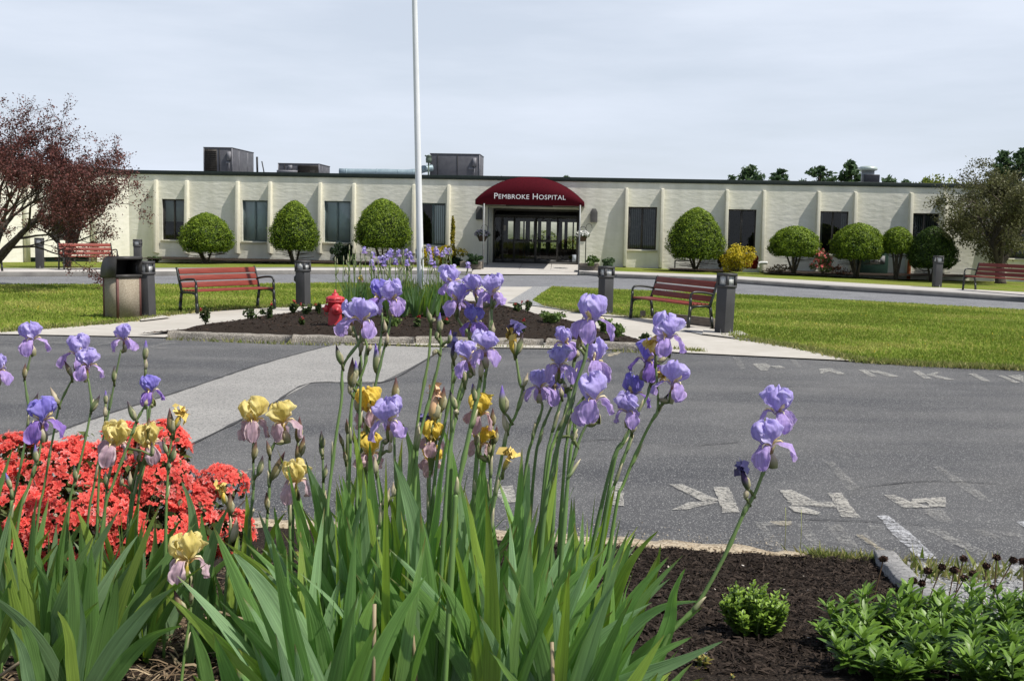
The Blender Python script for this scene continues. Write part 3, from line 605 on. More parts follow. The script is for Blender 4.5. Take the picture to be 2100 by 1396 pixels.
V.box(vx0,vx1,7.5,7.6,dz1-.35,dz1).box(vx0,vx1,7.5,7.6,-.2,za+.55); V.build('rear_glazing',aluf,B)
MB().box(ds0-12,ds1+12,15.0,15.3,-.5,ZT-.3).build('courtyard_wall',stucco,B)
# notices, reception things inside
MB().box(dx(1030),dx(1036.5),.3,.32,1.72,1.98).build('notice',mat('paper',(.55,.42,.32),(.6,.5,.4)),B)
MB().box(dx(1175),dx(1183),.015,.03,za+.1,za+.42).build('notice',mat('pale_panel',(.3,.33,.36),(.33,.36,.4)),B)
V=MB(); V.box(vx0+.4,vx0+1.5,3.2,3.9,za,za+1.0); V.box(vx0+.35,vx0+1.55,3.15,3.95,za+1.0,za+1.05); V.build('reception_desk',mat('dark_wood',(.05,.03,.02),(.08,.05,.03),rough=.5),B)
b=MB()
for i in range(9): th=math.pi+math.pi*i/8; 
b.tube([(dx(1124)+.28*math.cos(math.pi+math.pi*i/8),.0,dz1-.42+.16*math.sin(math.pi+math.pi*i/8)) for i in range(9)],.012,6); b.build('door_closer_arm',aluf,B)
# ceiling lamp dot under awning
# wall lamps
for a,c,t,u in ((977,989,423,450.5),(1211.5,1225,428,456)):
    s0,z1=wp(a,t); s1,z0=wp(c,u); mx_=(s0+s1)/2; b=MB()
    b.add([(s0,-.0,z0),(s1,0,z0),(s1,-.20,z0),(s0,-.20,z0),(s0,0,z1-.16),(s1,0,z1-.16),(s1,-.20,z1-.16),(s0,-.20,z1-.16),(s0+.07,0,z1),(s1-.07,0,z1),(s1-.07,-.12,z1),(s0+.07,-.12,z1)],[(3,2,1,0),(0,3,7,4),(3,2,6,7),(2,1,5,6),(4,7,11,8),(7,6,10,11),(6,5,9,10),(8,11,10,9)]); b.build('wall_lamp',mat('lamp_bronze',(.05,.05,.048),(.07,.068,.065),rough=.6),B,bevel=.01)
# ------------------------------------------------------------------ awning
fab=mat('maroon_canvas',(.060,.003,.008),(.082,.004,.011),scale=30,rough=.9,bump=.001,bscale=300,trans=.06,spec=.15)
dF=45.6
fl=at(974.5,418,dF); fr=at(1197,424,dF-.35); sA=(fl-W0).dot(wdir); sB=(fr-W0).dot(wdir); yF=-((fl-W0).dot(wn)); zlow=(fl.z+fr.z)/2; wA=sB-sA; zv=zlow+.20; zap=at(1088,363,dF).z
yF=-(((fl+fr)/2-W0).dot(wn))
mid=(sA+sB)/2; hh=zap-zv; rad=(hh*hh+(wA/2)**2)/(2*hh); n=40
arc=[]; ang=math.asin((wA/2)/rad)
for i in range(n+1):
    a=-ang+2*ang*i/n; arc.append((mid+rad*math.sin(a),zv-(rad-hh)+rad*math.cos(a)))
A=MB(); V=[(x,yF,z) for x,z in arc]+[(x,yF,zlow) for x,z in arc]; A.add(V,[(n+1+i,n+2+i,i+1,i) for i in range(n)])
V=[(x,yF,z) for x,z in arc]+[(x,-.01,z) for x,z in arc]; A.add(V,[(i,i+1,n+2+i,n+1+i) for i in range(n)])
for x in (sA,sB): A.add([(x,yF,zlow),(x,yF,zv),(x,-.01,zv),(x,-.01,zlow)],[(0,1,2,3)])
aw=A.build('awning',fab,B)
so_=aw.modifiers.new('s','SOLIDIFY'); so_.thickness=.012
fm=mat('awning_pipe',(.22,.23,.23),(.28,.29,.29),rough=.5,metal=.3)
fr_=MB()
for x in (sA+.04,sB-.04): fr_.tube([(x,yF+.03,zlow+.03),(x,0,zlow+.03)],.022,6)
fr_.tube([(sA+.04,yF+.03,zlow+.03),(sB-.04,yF+.03,zlow+.03)],.022,6)
for yy in (yF*.66,yF*.33): fr_.tube([(x,yy,z-.03) for x,z in arc[1:-1:3]],.02,6); fr_.tube([(sA+.04,yy,zlow+.03),(sB-.04,yy,zlow+.03)],.02,6)
fr_.build('awning_frame',fm,aw)
MB().box(sA+.3,sB-.3,yF*.35,yF*.33+.12,zlow-.05,zlow+.02).build('soffit_bar',trimw,aw); MB().box(mid-1.0,mid+1.0,yF+.1,yF+.2,zlow-.06,zlow+.01).build('soffit_bar',aluf,aw)
def post(px,py,dd,name='awning_post'):
    p=at(px,py,dd); s=(p-W0).dot(wdir); y=-((p-W0).dot(wn)); zt_=zlow+.03
    q=MB(); q.tube([(s,y,.08),(s,y,zt_)],.030,8); q.tube([(s,y,.08),(s,y,.10)],.07,8); return q.build(name,fm,aw)
post(990.5,549,45.4); post(1186.5,554,44.9); post(1000,543,48.6)
# lettering
cu=bpy.data.curves.new('lettering','FONT'); cu.body='Pembroke Hospital'; cu.small_caps_scale=.8; cu.space_character=1.06; cu.extrude=.004; cu.offset=-.001
for i,ch in enumerate(cu.body):
    if ch.islower(): cu.body_format[i].use_small_caps=True
tmp=bpy.data.objects.new('tmp',cu); COL.objects.link(tmp); bpy.context.view_layer.update()
me=bpy.data.meshes.new_from_object(tmp.evaluated_get(bpy.context.evaluated_depsgraph_get())); bpy.data.objects.remove(tmp)
co=np.zeros(len(me.vertices)*3); me.vertices.foreach_get('co',co); co=co.reshape(-1,3); x0_,x1_=co[:,0].min(),co[:,0].max(); y0_,y1_=co[:,1].min(),co[:,1].max()
pl=at(1014,407.2,dF); sl0=(pl-W0).dot(wdir); pr=at(1160,410.5,dF-.2); sl1=(pr-W0).dot(wdir); tx=(sl1-sl0)/(x1_-x0_); tz=.235/(y1_-y0_)
nv=np.stack([sl0+(co[:,0]-x0_)*tx, yF-.016-co[:,2], (pl.z+pr.z)/2-.0+(co[:,1]-y0_)*tz],1); me.vertices.foreach_set('co',nv.reshape(-1)); me.update()
me.materials.clear(); me.materials.append(mat('white_lettering',(.75,.75,.77),(.8,.8,.82),rough=.6)); lo_=bpy.data.objects.new('lettering',me); COL.objects.link(lo_); lo_.parent=aw
# ------------------------------------------------------------------ roof-top plant
unitm=mat('unit_grey',(.10,.10,.115),(.13,.13,.145),scale=3,rough=.6,metal=.2); unitd=mat('unit_louvre',(.02,.018,.016),(.045,.04,.035),scale=3,rough=.7); duct=mat('galvanised_duct',(.22,.30,.34),(.30,.38,.42),scale=5,rough=.5,metal=.2); lightm=mat('unit_edge',(.18,.18,.20),(.22,.22,.24),rough=.6)
def rooftop(px0,px1,py,d,depth,label,louv,name='rooftop_unit',pipes=True):
    a=at(px0,py,d); b_=at(px1,py,d); w=b_.x-a.x; zt=(a.z+b_.z)/2; z0=ZT+.03; h=zt-z0
    e=empty(name,((a.x+b_.x)/2,(a.y+b_.y)/2,z0),yaw,label,'air conditioner')
    M_=MB(); M_.box(-w/2,w/2,0,depth,.10,h-.04); M_.box(-w/2-.02,w/2+.02,-.02,depth+.02,h-.04,h); M_.box(-w/2+.03,w/2-.03,.05,depth-.05,0,.10); M_.build('casing',unitm,e,bevel=.008)
    g=MB(); l0,l1=louv
    for q in (.15,.55): MB().box(-w/2+w*q,-w/2+w*q+.02,-.022,-.004,.14,h-.06).build('panel_seam',unitd,e)
    MB().box(w*.28,w*.40,-.020,-.004,h*.42,h*.5).build('maker_plate',lightm,e)
    X0=-w/2+w*l0; X1=-w/2+w*l1; g.box(X0,X1,-.012,-.002,.16,h-.10)
    k=12
    for i in range(k): z=.18+(h-.3)*i/k; g.box(X0+.01,X1-.01,-.03,-.012,z,z+.02)
    g.build('louvre',unitd,e)
    
    for q in ((-w/2-.012,-w/2+.03,-.016,.03,.1,h-.04),(w/2-.03,w/2+.012,-.016,.03,.1,h-.04),(w/2+.001,w/2+.006,depth*.3,depth*.32,.2,h-.1),(w/2+.001,w/2+.006,depth*.7,depth*.72,.2,h-.1)): MB().box(*q).build('edge_trim',lightm,e)
    c=MB(); xx=-w/2+w*(.9 if l0<.3 else .3); c.box(xx-.09,xx+.09,-.10,-.004,h*.55,h*.85); c.tube([(xx,-.05,h*.55),(xx,-.05,.2)],.02,5); c.build('electrical_box',lightm,e)
    return e,w,h
rooftop(417,476.5,302,52.6,3.4,'tall grey rooftop air handler furthest left on the flat roof',(.03,.46))
e,w,h=rooftop(570,655,335,52.8,2.2,'low wide grey rooftop unit between the tall one and the duct',(.48,.99))
MB().box(-w/2+.02,w*-.02,-.35,-.03,.22,.34).build('hood',lightm,e)
rooftop(882,984,315,53.2,2.0,'dark grey rooftop unit standing behind the flagpole',(.0,.02))
# duct run
P=[at(696,353,53.0),at(790,354,53.0),at(846,354.5,53.0),at(868,347,53.2),at(886,345,53.4)]
rz=[p for p in catmull(P,5)]; b=MB(); b.tube(rz,[.17+.012*(i%5==0) for i in range(len(rz))],14)
for i in (1,4,7,10,13): 
    p,q=rz[i],rz[i+1]; b.tube([p,p+(q-p)*.1],.19,14)
for q in (2,9): b.box(rz[q].x-.05,rz[q].x+.05,rz[q].y-.05,rz[q].y+.05,ZT+.03,rz[q].z)
o=b.build('roof_duct',duct,smooth=True); tag(o,'long pale blue galvanised duct lying on the roof left of the flagpole','duct')
b=MB(); a=at(879,335,52.9); b.lathe([(.0,0),(.13,.02),(.15,.2),(.12,.33),(.16,.36),(.0,.42)],10,(a.x,a.y,a.z)); b.tube([(a.x,a.y,ZT+.03),(a.x,a.y,a.z)],.04,6); b.tube([(a.x,a.y,a.z+.25),(a.x-.18,a.y,a.z+.38)],.04,6); o=b.build('exhaust_fan',mat('green_metal',(.10,.14,.11),(.15,.19,.15),rough=.6)); recenter(o,(a.x,a.y,ZT+.03)); tag(o,'small green exhaust head beside the rooftop unit by the flagpole','exhaust fan')
for (x0p,y0p,x1p,y1p,r,lb) in ((527,322,528,362,.05,'thick upright black vent pipe on the roof'),(537,331,543,362,.028,'thin leaning black vent pipe on the roof')):
    a=at(x0p,y0p,52); c=at(x1p,y1p,52); c.z=ZT+.03; b=MB(); b.tube([c,a],r,8); b.tube([c,c+Vector((0,0,.06))],r*1.8,8); o=b.build('vent_pipe',mat('black_pipe',(.015,.015,.016),(.03,.03,.03),rough=.6)); recenter(o,c); tag(o,lb,'vent pipe')
a=at(1779,368,50.5); e=empty('roof_ventilator',(a.x,a.y,ZT+.03),yaw,'mushroom-capped roof ventilator with a black box on the right part of the roof','ventilator')
zc=at(1779,344,50.5).z-ZT-.03; b=MB(); b.lathe([(.0,0),(.30,0),(.30,zc-.12),(.0,zc-.12)],18); b.build('shaft',mat('vent_grey',(.25,.26,.26),(.32,.33,.33),rough=.5,metal=.4),e,smooth=False)
b=MB(); b.lathe([(.30,zc-.16),(.42,zc-.12),(.43,zc-.02),(.36,zc+.04),(.2,zc+.07),(.0,zc+.08)],20); b.build('cap',mat('vent_cap',(.42,.50,.47),(.52,.58,.55),rough=.4,metal=.3),e,smooth=True)
b=MB(); b.box(-.28,.44,-.5,.1,0,zc*.62); b.build('housing',mat('black_box',(.012,.014,.02),(.02,.022,.03),rough=.5),e,bevel=.03)
# ------------------------------------------------------------------ things along the facade
def onwall(px,py,out,z=None):
    d=ray(px,py); w1=W0+wn*out; t=(w1-CAMP).dot(wn)/d.dot(wn); p=CAMP+d*t
    if z is not None: p.z=z
    return p
timber=mat('weathered_timber',(.13,.11,.09),(.24,.21,.18),scale=6,rough=.95,stretch=(1,8,8))
def planter(px0,px1,pyb,pyt,out,label):
    a=onwall(px0,pyb,out); c=onwall(px1,pyb,out); top=onwall((px0+px1)/2,pyt,out).z; w=(c-a).length; z0=min(a.z,c.z)-.03; h=top-z0
    e=empty('planter_box',((a.x+c.x)/2,(a.y+c.y)/2,z0),yaw,label,'planter'); b=MB()
    for k in range(2):
        za_,zb_=h*k/2+.004,h*(k+1)/2-.004; b.box(-w/2,w/2,0,.06,za_,zb_).box(-w/2,w/2,1.1,1.16,za_,zb_).box(-w/2,-w/2+.06,.062,1.098,za_,zb_).box(w/2-.06,w/2,.062,1.098,za_,zb_)
    b.build('box',timber,e,bevel=.006); MB().box(-w/2+.06,w/2-.06,.06,1.1,h*.5,h*.88).build('soil',soilm,e); return e,a,c,top
planter(943,986,550,537,5.0,'weathered timber planter box left of the hospital doors')
planter(1187,1229,554,541,4.7,'weathered timber planter box right of the hospital doors')
# shepherd hooks and baskets
iron=mat('black_iron',(.015,.015,.015),(.03,.03,.03),rough=.5)
def hook(px,pyt,pxb,pyb,out,pxe,label,n=1):
    b=onwall(px,pyb,out); t=onwall(px,pyt,out); r=.13; sgn=1 if pxe>px else -1; m=MB(); z0=b.z
    pts=[Vector((t.x,t.y,z0)),Vector((t.x,t.y,t.z-r))]+[Vector((t.x+sgn*(r-r*math.cos(math.pi*i/8)),t.y,t.z-r+r*math.sin(math.pi*i/8))) for i in range(1,10)]
    m.tube(pts,.010,6)
    if n>1: m.tube([Vector((p.x-2*sgn*(p.x-t.x) if i>1 else p.x+.02,p.y,p.z-.12 if i else p.z)) for i,p in enumerate(pts)],.010,6)
    o=m.build('shepherd_hook',iron); recenter(o,(t.x,t.y,z0)); tag(o,label,'plant hook'); return o
hook(1000,461,1000,545,2.4,990,'black iron shepherd hook left of the entrance, holding the shaded basket')
hook(1202,459,1202,550,2.9,1212,'black iron double shepherd hook right of the entrance, holding the white-flowered basket',2)
def basket(px,pyt,pyb,out,w,colf,label):
    t=onwall(px,pyt,out); bt=onwall(px,pyb,out); h=t.z-bt.z; e=empty('hanging_basket',bt,0,label,'hanging basket')
    b=MB(); b.lathe([(0,0),(w*.2,.0),(w*.38,h*.5),(w*.4,h*.52),(0,h*.52)],14); b.build('basket',mat('basket_brown',(.05,.035,.025),(.09,.06,.04),rough=.9),e)
    n=520; P=rng.normal(0,1,(n,3)); P/=np.linalg.norm(P,axis=1)[:,None]; P*=rng.uniform(.7,1,(n,1)); P=P*np.array([w*.52,w*.45,h*.34])+np.array([0,0,h*.62]); P[:,2]-=.35*np.maximum(0,np.hypot(P[:,0],P[:,1])-w*.35)
    cards(P[:220],.06,col=mixcol((.03,.07,.015),(.09,.16,.04),220)).build('foliage',leafm,e)
    top=P[220:]; cards(top+np.array([0,-.03,.03]),.085,col=mixcol(colf[0],colf[1],300),aspect=1.1).build('blossoms',petalm,e)
leafm=mat('leaf',(.75,.75,.75),(1,1,1),scale=6,rough=.55,trans=.3,attr=True,spec=.3)
petalm=mat('petal',(.9,.9,.9),(1,1,1),scale=20,rough=.6,trans=.35,attr=True,spec=.2)
basket(989,471,495,2.5,.66,((.28,.28,.36),(.55,.52,.62)),'hanging basket of pale lilac flowers in the awning shade left of the doors')
basket(1194,473,495,2.9,.62,((.88,.88,.85),(.95,.95,.93)),'hanging basket of bright white flowers right of the doors')
# electrical cabinet, pipes
a=onwall(1766,565,.9); c=onwall(1820,566,.9); tz_=onwall(1790,508,.9).z; e=empty('electrical_cabinet',((a.x+c.x)/2,(a.y+c.y)/2,.08),yaw,'dark green electrical cabinet behind the clipped yews with warning plates','cabinet'); w=(c-a).length; h=tz_-.08
MB().box(-w/2,w/2,0,.8,0,h).box(-w/2-.03,w/2+.03,-.03,.83,h,h+.05).build('cabinet_body',mat('cabinet_green',(.018,.05,.035),(.03,.07,.05),rough=.6),e,bevel=.01)
MB().box(-w/2+.36,-w/2+.80,-.008,-.002,h-.72,h-.36).build('warning_plate',mat('plate_white',(.6,.6,.6),(.7,.7,.7)),e)
MB().box(-w/2+.38,-w/2+.78,-.012,-.0085,h-.52,h-.38).build('plate_header',mat('plate_black',(.02,.02,.02),(.03,.03,.03)),e)
MB().box(-w/2+.45,-w/2+.71,-.016,-.0125,h-.49,h-.41).build('plate_emblem',mat('plate_red',(.4,.05,.06),(.45,.07,.08)),e)
MB().box(-w/2+.42,-w/2+.74,-.012,-.0085,h-.59,h-.565).box(-w/2+.45,-w/2+.7,-.012,-.0085,h-.65,h-.63).build('plate_text',mat('plate_black',(0,0,0)),e)
MB().box(w/2-.45,w/2-.15,-.008,-.002,h-.7,h-.35).build('warning_plate',mat('plate_grey',(.2,.2,.21),(.25,.25,.25)),e)
def pipe(pts,r,m,name,label,cat='pipe'):
    b=MB(); b.tube(catmull(pts,4) if len(pts)>2 else pts,r,10); o=b.build(name,m,smooth=True); recenter(o,pts[0]); tag(o,label,cat)
q=onwall(1863,572,1.0); t=onwall(1864,532,1.0); pipe([q,Vector((q.x,q.y,t.z-.2)),Vector((q.x+.03,q.y,t.z-.04)),Vector((q.x+.2,q.y,t.z)),Vector((q.x+.6,q.y+.1,t.z))],.075,mat('orange_pipe',(.28,.075,.02),(.38,.11,.03),scale=8,rough=.8),'gas_pipe','rust-orange bent pipe rising from the ground before the wall')
q=onwall(1554,549,.9); t=onwall(1556,539,.9); pipe([q,Vector((q.x,q.y,t.z-.08)),Vector((q.x+.12,q.y,t.z)),Vector((q.x+.42,q.y+.0,t.z))],.075,mat('white_pipe',(.55,.57,.55),(.65,.66,.64),rough=.6),'water_pipe','white elbow pipe beside the yellow and red bushes')
q=onwall(1384,549,.8); t=onwall(1384,534,.8); u=onwall(1415,534,.8); pipe([q,Vector((q.x,q.y,t.z-.05)),Vector((q.x+.06,q.y,t.z)),Vector((u.x,u.y,t.z))],.03,iron,'hose_rail','thin black bent rail low on the wall beside a clipped yew')
# fire department connection stub left
# ================================================================== BENCHES
redw=mat('red_slats',(.175,.032,.022),(.245,.050,.033),scale=5,rough=.5,stretch=(.6,6,6)); dkred=redw
castiron=mat('cast_iron',(.012,.014,.013),(.025,.028,.026),rough=.4,spec=.5)
def bench(lf,rf,zb,label,group,Lm=None,seat=.44,H=.86,rz=None,loc=None,Lf=None):
    a,c=gp(*lf,zb),gp(*rf,zb); mid=(a+c)/2; L0=(c-a).length; Lb=Lm or L0; t=(c-a).normalized(); yaw_=math.atan2(t.y,t.x)
    e=empty('park_bench',mid,yaw_,label,'bench',group); x0,x1=-Lb/2,Lb/2
    # local: x along, -y towards sitter's front; front legs at y=0, back legs at y=.46
    for i,x in enumerate((x0,x1)):
        for yy,top in ((0,.62),(.46,.40)):
            b=MB(); 
            if yy==0: P=[(x,-.03,0),(x,-.015,.2),(x,.0,.40),(x,0,.56)]
            else: P=[(x,.50,0),(x,.475,.2),(x,.44,.40)]
            pr=[Vector(p) for p in P]
            for k in range(len(pr)-1):
                p,q=pr[k],pr[k+1]; w=.028-.003*k
                b.add([(p.x-.02,p.y-w,p.z),(p.x+.02,p.y-w,p.z),(p.x+.02,p.y+w,p.z),(p.x-.02,p.y+w,p.z),(q.x-.02,q.y-w+.002,q.z),(q.x+.02,q.y-w+.002,q.z),(q.x+.02,q.y+w-.002,q.z),(q.x-.02,q.y+w-.002,q.z)],[(3,2,1,0),(4,5,6,7),(0,1,5,4),(1,2,6,5),(2,3,7,6),(3,0,4,7)])
            b.build('leg',castiron,e)
        b=MB(); A=[(x,0,.555),(x,.0,.60),(x,.03,.645),(x,.09,.665),(x,.25,.66),(x,.40,.64),(x,.50,.62)]
        A=catmull(A,3); V=[]
        for p in A: V.append(p)
        b.tube(V,.022,8); b.build('armrest',castiron,e)
        b=MB(); b.tube([(x,.43,.38),(x,.47,.5),(x,.53,.68),(x,.575,.84),(x,.60,.875)],[.03,.026,.024,.022,.02],8); b.build('back_post',castiron,e)
        b=MB(); b.tube(catmull([(x,.0,.30),(x,.03,.355),(x,.10,.385),(x,.23,.392),(x,.36,.385),(x,.43,.355),(x,.46,.30)],3),.016,6); b.box(x-.02,x+.02,.0,.45,.385,.415); b.build('seat_bracket',castiron,e)
    b=MB(); k=5
    for i in range(k): y=.0+.088*i; b.box(x0+.02,x1-.02,y,y+.072,.418,.448)
    b.build('seat',redw,e,bevel=.006)
    b=MB(); ang=math.atan2(.13,.42)
    for i in range(3):
        z0=.475+.135*i; M_=Matrix.Translation((0,.455+(z0-.42)*.31,z0))@Matrix.Rotation(-.30,4,'X'); b.box(x0+.025,x1-.025,-.030,-.004,0,.112,M=M_)
    b.build('backrest',redw,e,bevel=.006); return e
bg_='red slatted park benches with black cast iron frames'
bench((397,643),(566,632),.03,'sunlit bright red bench on the left path, between litter bin and bollard',bg_,Lm=2.02)
bench((1293,652),(1417,672.5),.03,'shaded dark red bench on the right path, angled between two bollards',bg_,Lm=2.15)
e=bench((131,553),(241,552),.17,'orange-red bench far left in front of the angled bright wing wall',bg_,Lm=None)
# far left bench is seen from behind the sidewalk: same make
bench((1976,594),(2118,605),.17,'maroon bench at the far right under the dark-leaved tree',bg_,Lm=None)
bench((-95,560),(3,556),.17,'red bench end showing at the left picture edge behind the leaning trunk',bg_,Lm=None)
# ================================================================== BOLLARD LIGHTS
bol=mat('bollard_grey',(.050,.050,.052),(.065,.065,.068),scale=3,rough=.6); refr=mat('lamp_refractor',(.50,.51,.51),(.80,.81,.80),scale=26,rough=.2,stretch=(1,1,.3)); tab=mat('zinc_tab',(.6,.6,.6),(.7,.7,.7),rough=.4,metal=.5)
def bollard(px,py,h,yw,label,zb=.03,tilt=0,w=.235,lid=False):
    p=gp(px,py,zb); e=empty('bollard_light',p,0,label,'bollard','square grey bollard lights along the paths'); e.rotation_euler=(0,tilt,yw); a=w/2; hh=.24*h
    b=MB(); b.box(-a,a,-a,a,0,h-hh); b.build('post',bol,e,bevel=.006)
    b=MB(); z0=h-hh+.001; z1=h; t=.045; A=a+.012
    b.box(-A,A,-A,A,z0,z0+.045); b.box(-A,A,-A,A,z1-.05,z1)
    for sx in(-1,1):
        for sy in(-1,1): b.box(min(sx*A,sx*(A-t)),max(sx*A,sx*(A-t)),min(sy*A,sy*(A-t)),max(sy*A,sy*(A-t)),z0+.045,z1-.05)
    b.build('lamp_head',bol,e)
    b=MB(); b.box(-.097,.097,-.097,.097,z0+.046,z1-.051); b.build('refractor',refr,e)
    b=MB(); b.add([(-a-.004,-a*.2,0),(-a-.004,-a*.2-.018,0),(-a-.004,-a*.2-.009,.09)],[(0,1,2)]); b.add([(a*.2,-a-.004,0),(a*.2+.018,-a-.004,0),(a*.2+.009,-a-.004,.09)],[(0,1,2)]); b.build('base_tab',tab,e)
    if lid:
        b=MB(); b.lathe([(.0,-.02),(.055,-.02),(.075,.0),(.075,.05),(.06,.05),(.055,.01),(.0,.0)],14,(0,0,0),axis='x'); o=b.build('ash_cup',castiron,e); o.location=(-a-.06,-.03,h*.60); o.rotation_euler=(0,0,R(20))
        MB().lathe([(.0,.0),(.05,.0),(.05,.006),(.0,.006)],14,(0,0,0),axis='x').build('ash_cup_liner',tab,e).location=(-a-.015,-.03,h*.6)
    return e
bollard(302,650,1.04,R(-14),'grey bollard light close beside the litter bin, leaning slightly left',tilt=-.03)
bollard(622,627,.99,R(-22),'grey bollard light with a black ash cup on its side, right of the left bench',tilt=-.015,lid=True)
bollard(1241,643.5,1.02,R(32),'grey bollard light left of the right-hand bench',tilt=.0)
bollard(1484,683,1.07,R(38),'grey bollard light at the right end of the right-hand bench',tilt=.03)
bollard(82,549.5,1.02,R(10),'small far bollard light on the left sidewalk, behind the purple-leaved tree',zb=.17)
bollard(283,551,1.02,R(5),'small far bollard light showing above the litter bin',zb=.17)
bollard(1921,588,1.03,R(5),'small far bollard light before the last clipped yew on the right',zb=.17)
# ================================================================== LITTER BIN
agg=mat('exposed_aggregate',(.22,.185,.135),(.33,.285,.215),scale=90,rough=.9,bump=.006,bscale=120,speck=((.36,.32,.25),110,.70)); binb=mat('bin_brown_metal',(.035,.033,.032),(.05,.048,.046),rough=.5); binr=mat('bin_corner_post',(.12,.05,.045),(.15,.07,.06),rough=.6)
c0_=gp(229,656,.03); e=empty('litter_bin',gp(240,653,.03)+Vector((.02,.22,0)),R(-28)+.0,'exposed aggregate litter bin with a black open hood on the left path','litter bin'); e.rotation_euler=(0,0,R(51)); bw=.24; bh=.78
MB().box(-bw+.03,bw-.03,-bw,-bw+.04,.02,bh-.03).box(-bw+.03,bw-.03,bw-.04,bw,.02,bh-.03).box(-bw,-bw+.04,-bw+.045,bw-.045,.02,bh-.03).box(bw-.04,bw,-bw+.045,bw-.045,.02,bh-.03).build('panel',agg,e)
for sx in(-1,1):
    for sy in(-1,1): 
        x,y=sx*bw,sy*bw; MB().box(min(x,x-sx*.028)-.004,max(x,x-sx*.028)+.004,min(y,y-sy*.028)-.004,max(y,y-sy*.028)+.004,0,bh).build('corner_post',binr,e)
b=MB(); b.box(-bw-.02,bw+.02,-bw-.02,bw+.02,bh-.03,bh+.02); b.build('rim',binb,e)
n=10; prof=[(bw+.03,bh-.05)]+[(bw+.03-(2*bw)*.55*(1-math.cos(math.pi/2*i/n)),bh-.0+.34*math.sin(math.pi/2*i/n)) for i in range(n+1)]+[(-bw-.03,bh+.34),(-bw-.035,bh+.30)]
b=MB()
V=[(x,y,z) for (y,z) in prof for x in(-bw-.02,bw+.02)]; b.add(V,[(2*i,2*i+1,2*i+3,2*i+2) for i in range(len(prof)-1)])
for x in(-bw-.02,bw+.02): b.add([(x,y,z) for y,z in prof]+[(x,-bw-.0,bh-.02)],[tuple(range(len(prof)+1))])
o=b.build('hood',binb,e); s_=o.modifiers.new('s','SOLIDIFY'); s_.thickness=.012
MB().box(-bw+.05,bw-.05,-bw+.02,bw-.05,bh-.12,bh-.1).build('liner',mat('black_liner',(.01,.01,.01),(.02,.02,.02),rough=.4),e)
# ================================================================== HYDRANT
hr=mat('hydrant_red',(.44,.028,.038),(.54,.045,.055),scale=4,rough=.45,spec=.5,bump=.002,bscale=40)
p=gp(687,679,.05); p.z=.045; e=empty('fire_hydrant',p,R(8),'red fire hydrant standing in the mulch behind the kerb','fire hydrant')
b=MB(); b.lathe([(0,0),(.15,0),(.15,.025),(.13,.03),(.12,.05),(.117,.10),(.112,.36),(.115,.40),(.0,.41)],28); b.build('barrel',hr,e,smooth=True)
b=MB(); b.lathe([(0,.40),(.118,.40),(.120,.485),(.148,.492),(.152,.50),(.152,.515),(.140,.52),(.150,.525),(.150,.555),(.140,.575),(.10,.592),(.062,.60),(.056,.612),(.054,.632),(.040,.640),(.0,.642)],28); b.build('bonnet',hr,e,smooth=True)
for i in range(8): th=2*math.pi*i/8; b=MB(); b.lathe([(0,0),(.013,0),(.013,.10),(0,.10)],6,(.140*math.cos(th),.140*math.sin(th),.47)); b.build('bolt',hr,e)
b=MB(); b.lathe([(0,.64),(.030,.64),(.028,.655),(.020,.658),(.018,.695),(0,.70)],5); b.build('operating_nut',hr,e)
b=MB(); b.lathe([(.0,-.0),(.085,-.09),(.088,-.11),(.098,-.115),(.098,-.16),(.085,-.175),(.05,-.185),(.025,-.19),(.025,-.215),(0,-.216)][::1],24,(.035,0,.375),axis='y'); b.build('pumper_cap',hr,e,smooth=True)
for s_,nm in((-1,'hose_cap'),(1,'hose_cap')):
    b=MB(); b.lathe([(0,s_*.08),(.055,s_*.08),(.055,s_*.12),(.066,s_*.125),(.066,s_*.16),(.05,s_*.172),(.02,s_*.18),(.02,s_*.205),(0,s_*.206)],20,(0,0,.385),axis='x'); b.build(nm,hr,e,smooth=True)
b=MB(); b.tube([(-.18,.0,.37),(-.175,-.01,.29),(-.13,-.05,.25),(-.10,-.07,.29)],.005,5); b.build('cap_chain',hr,e)
# ================================================================== FLAGPOLE
white_=mat('white_pole_paint',(.70,.72,.74),(.78,.80,.82),scale=2,rough=.35,spec=.5)
pb=gp(864,640,.12); pt=at(856,0,(pb-CAMP).dot(_F)); pt.y=pb.y; tdir=(pt-pb).normalized(); L9=9.6
e=empty('flagpole',pb,0,'tall tapering white flagpole rising out of the rear iris clump','flagpole'); top=tdir*L9
b=MB(); k=14; b.tube([tdir*(L9*i/k) for i in range(k+1)],[.072-.032*i/k for i in range(k+1)],20,cap=True); b.build('pole',white_,e,smooth=True)
b=MB(); b.tube([Vector((0,0,0)),Vector((0,0,.05))],.13,20); b.build('base_collar',white_,e)
b=MB(); b.lathe([(0,0),(.05,.03),(.07,.08),(.05,.13),(0,.15)],16,tuple(top)); b.build('ball_finial',mat('gold_ball',(.6,.42,.1),(.7,.5,.15),rough=.3,metal=.8),e,smooth=True)
ha=at(846,0,(pb-CAMP).dot(_F))-pb; hb=at(853.5,380,(pb-CAMP).dot(_F))-pb; hl=[ha+(ha-hb)*.55, ha, hb, tdir*1.25+Vector((-.07,0,0))]
b=MB(); b.tube(hl,.0045,4); b.build('halyard',mat('rope',(.55,.55,.52),(.65,.65,.62)),e)
b=MB(); b.tube([tdir*1.15+Vector((-.075,0,-.08)),tdir*1.15+Vector((-.085,0,.10))],.012,6); b.build('cleat',mat('steel',(.5,.5,.5)),e)
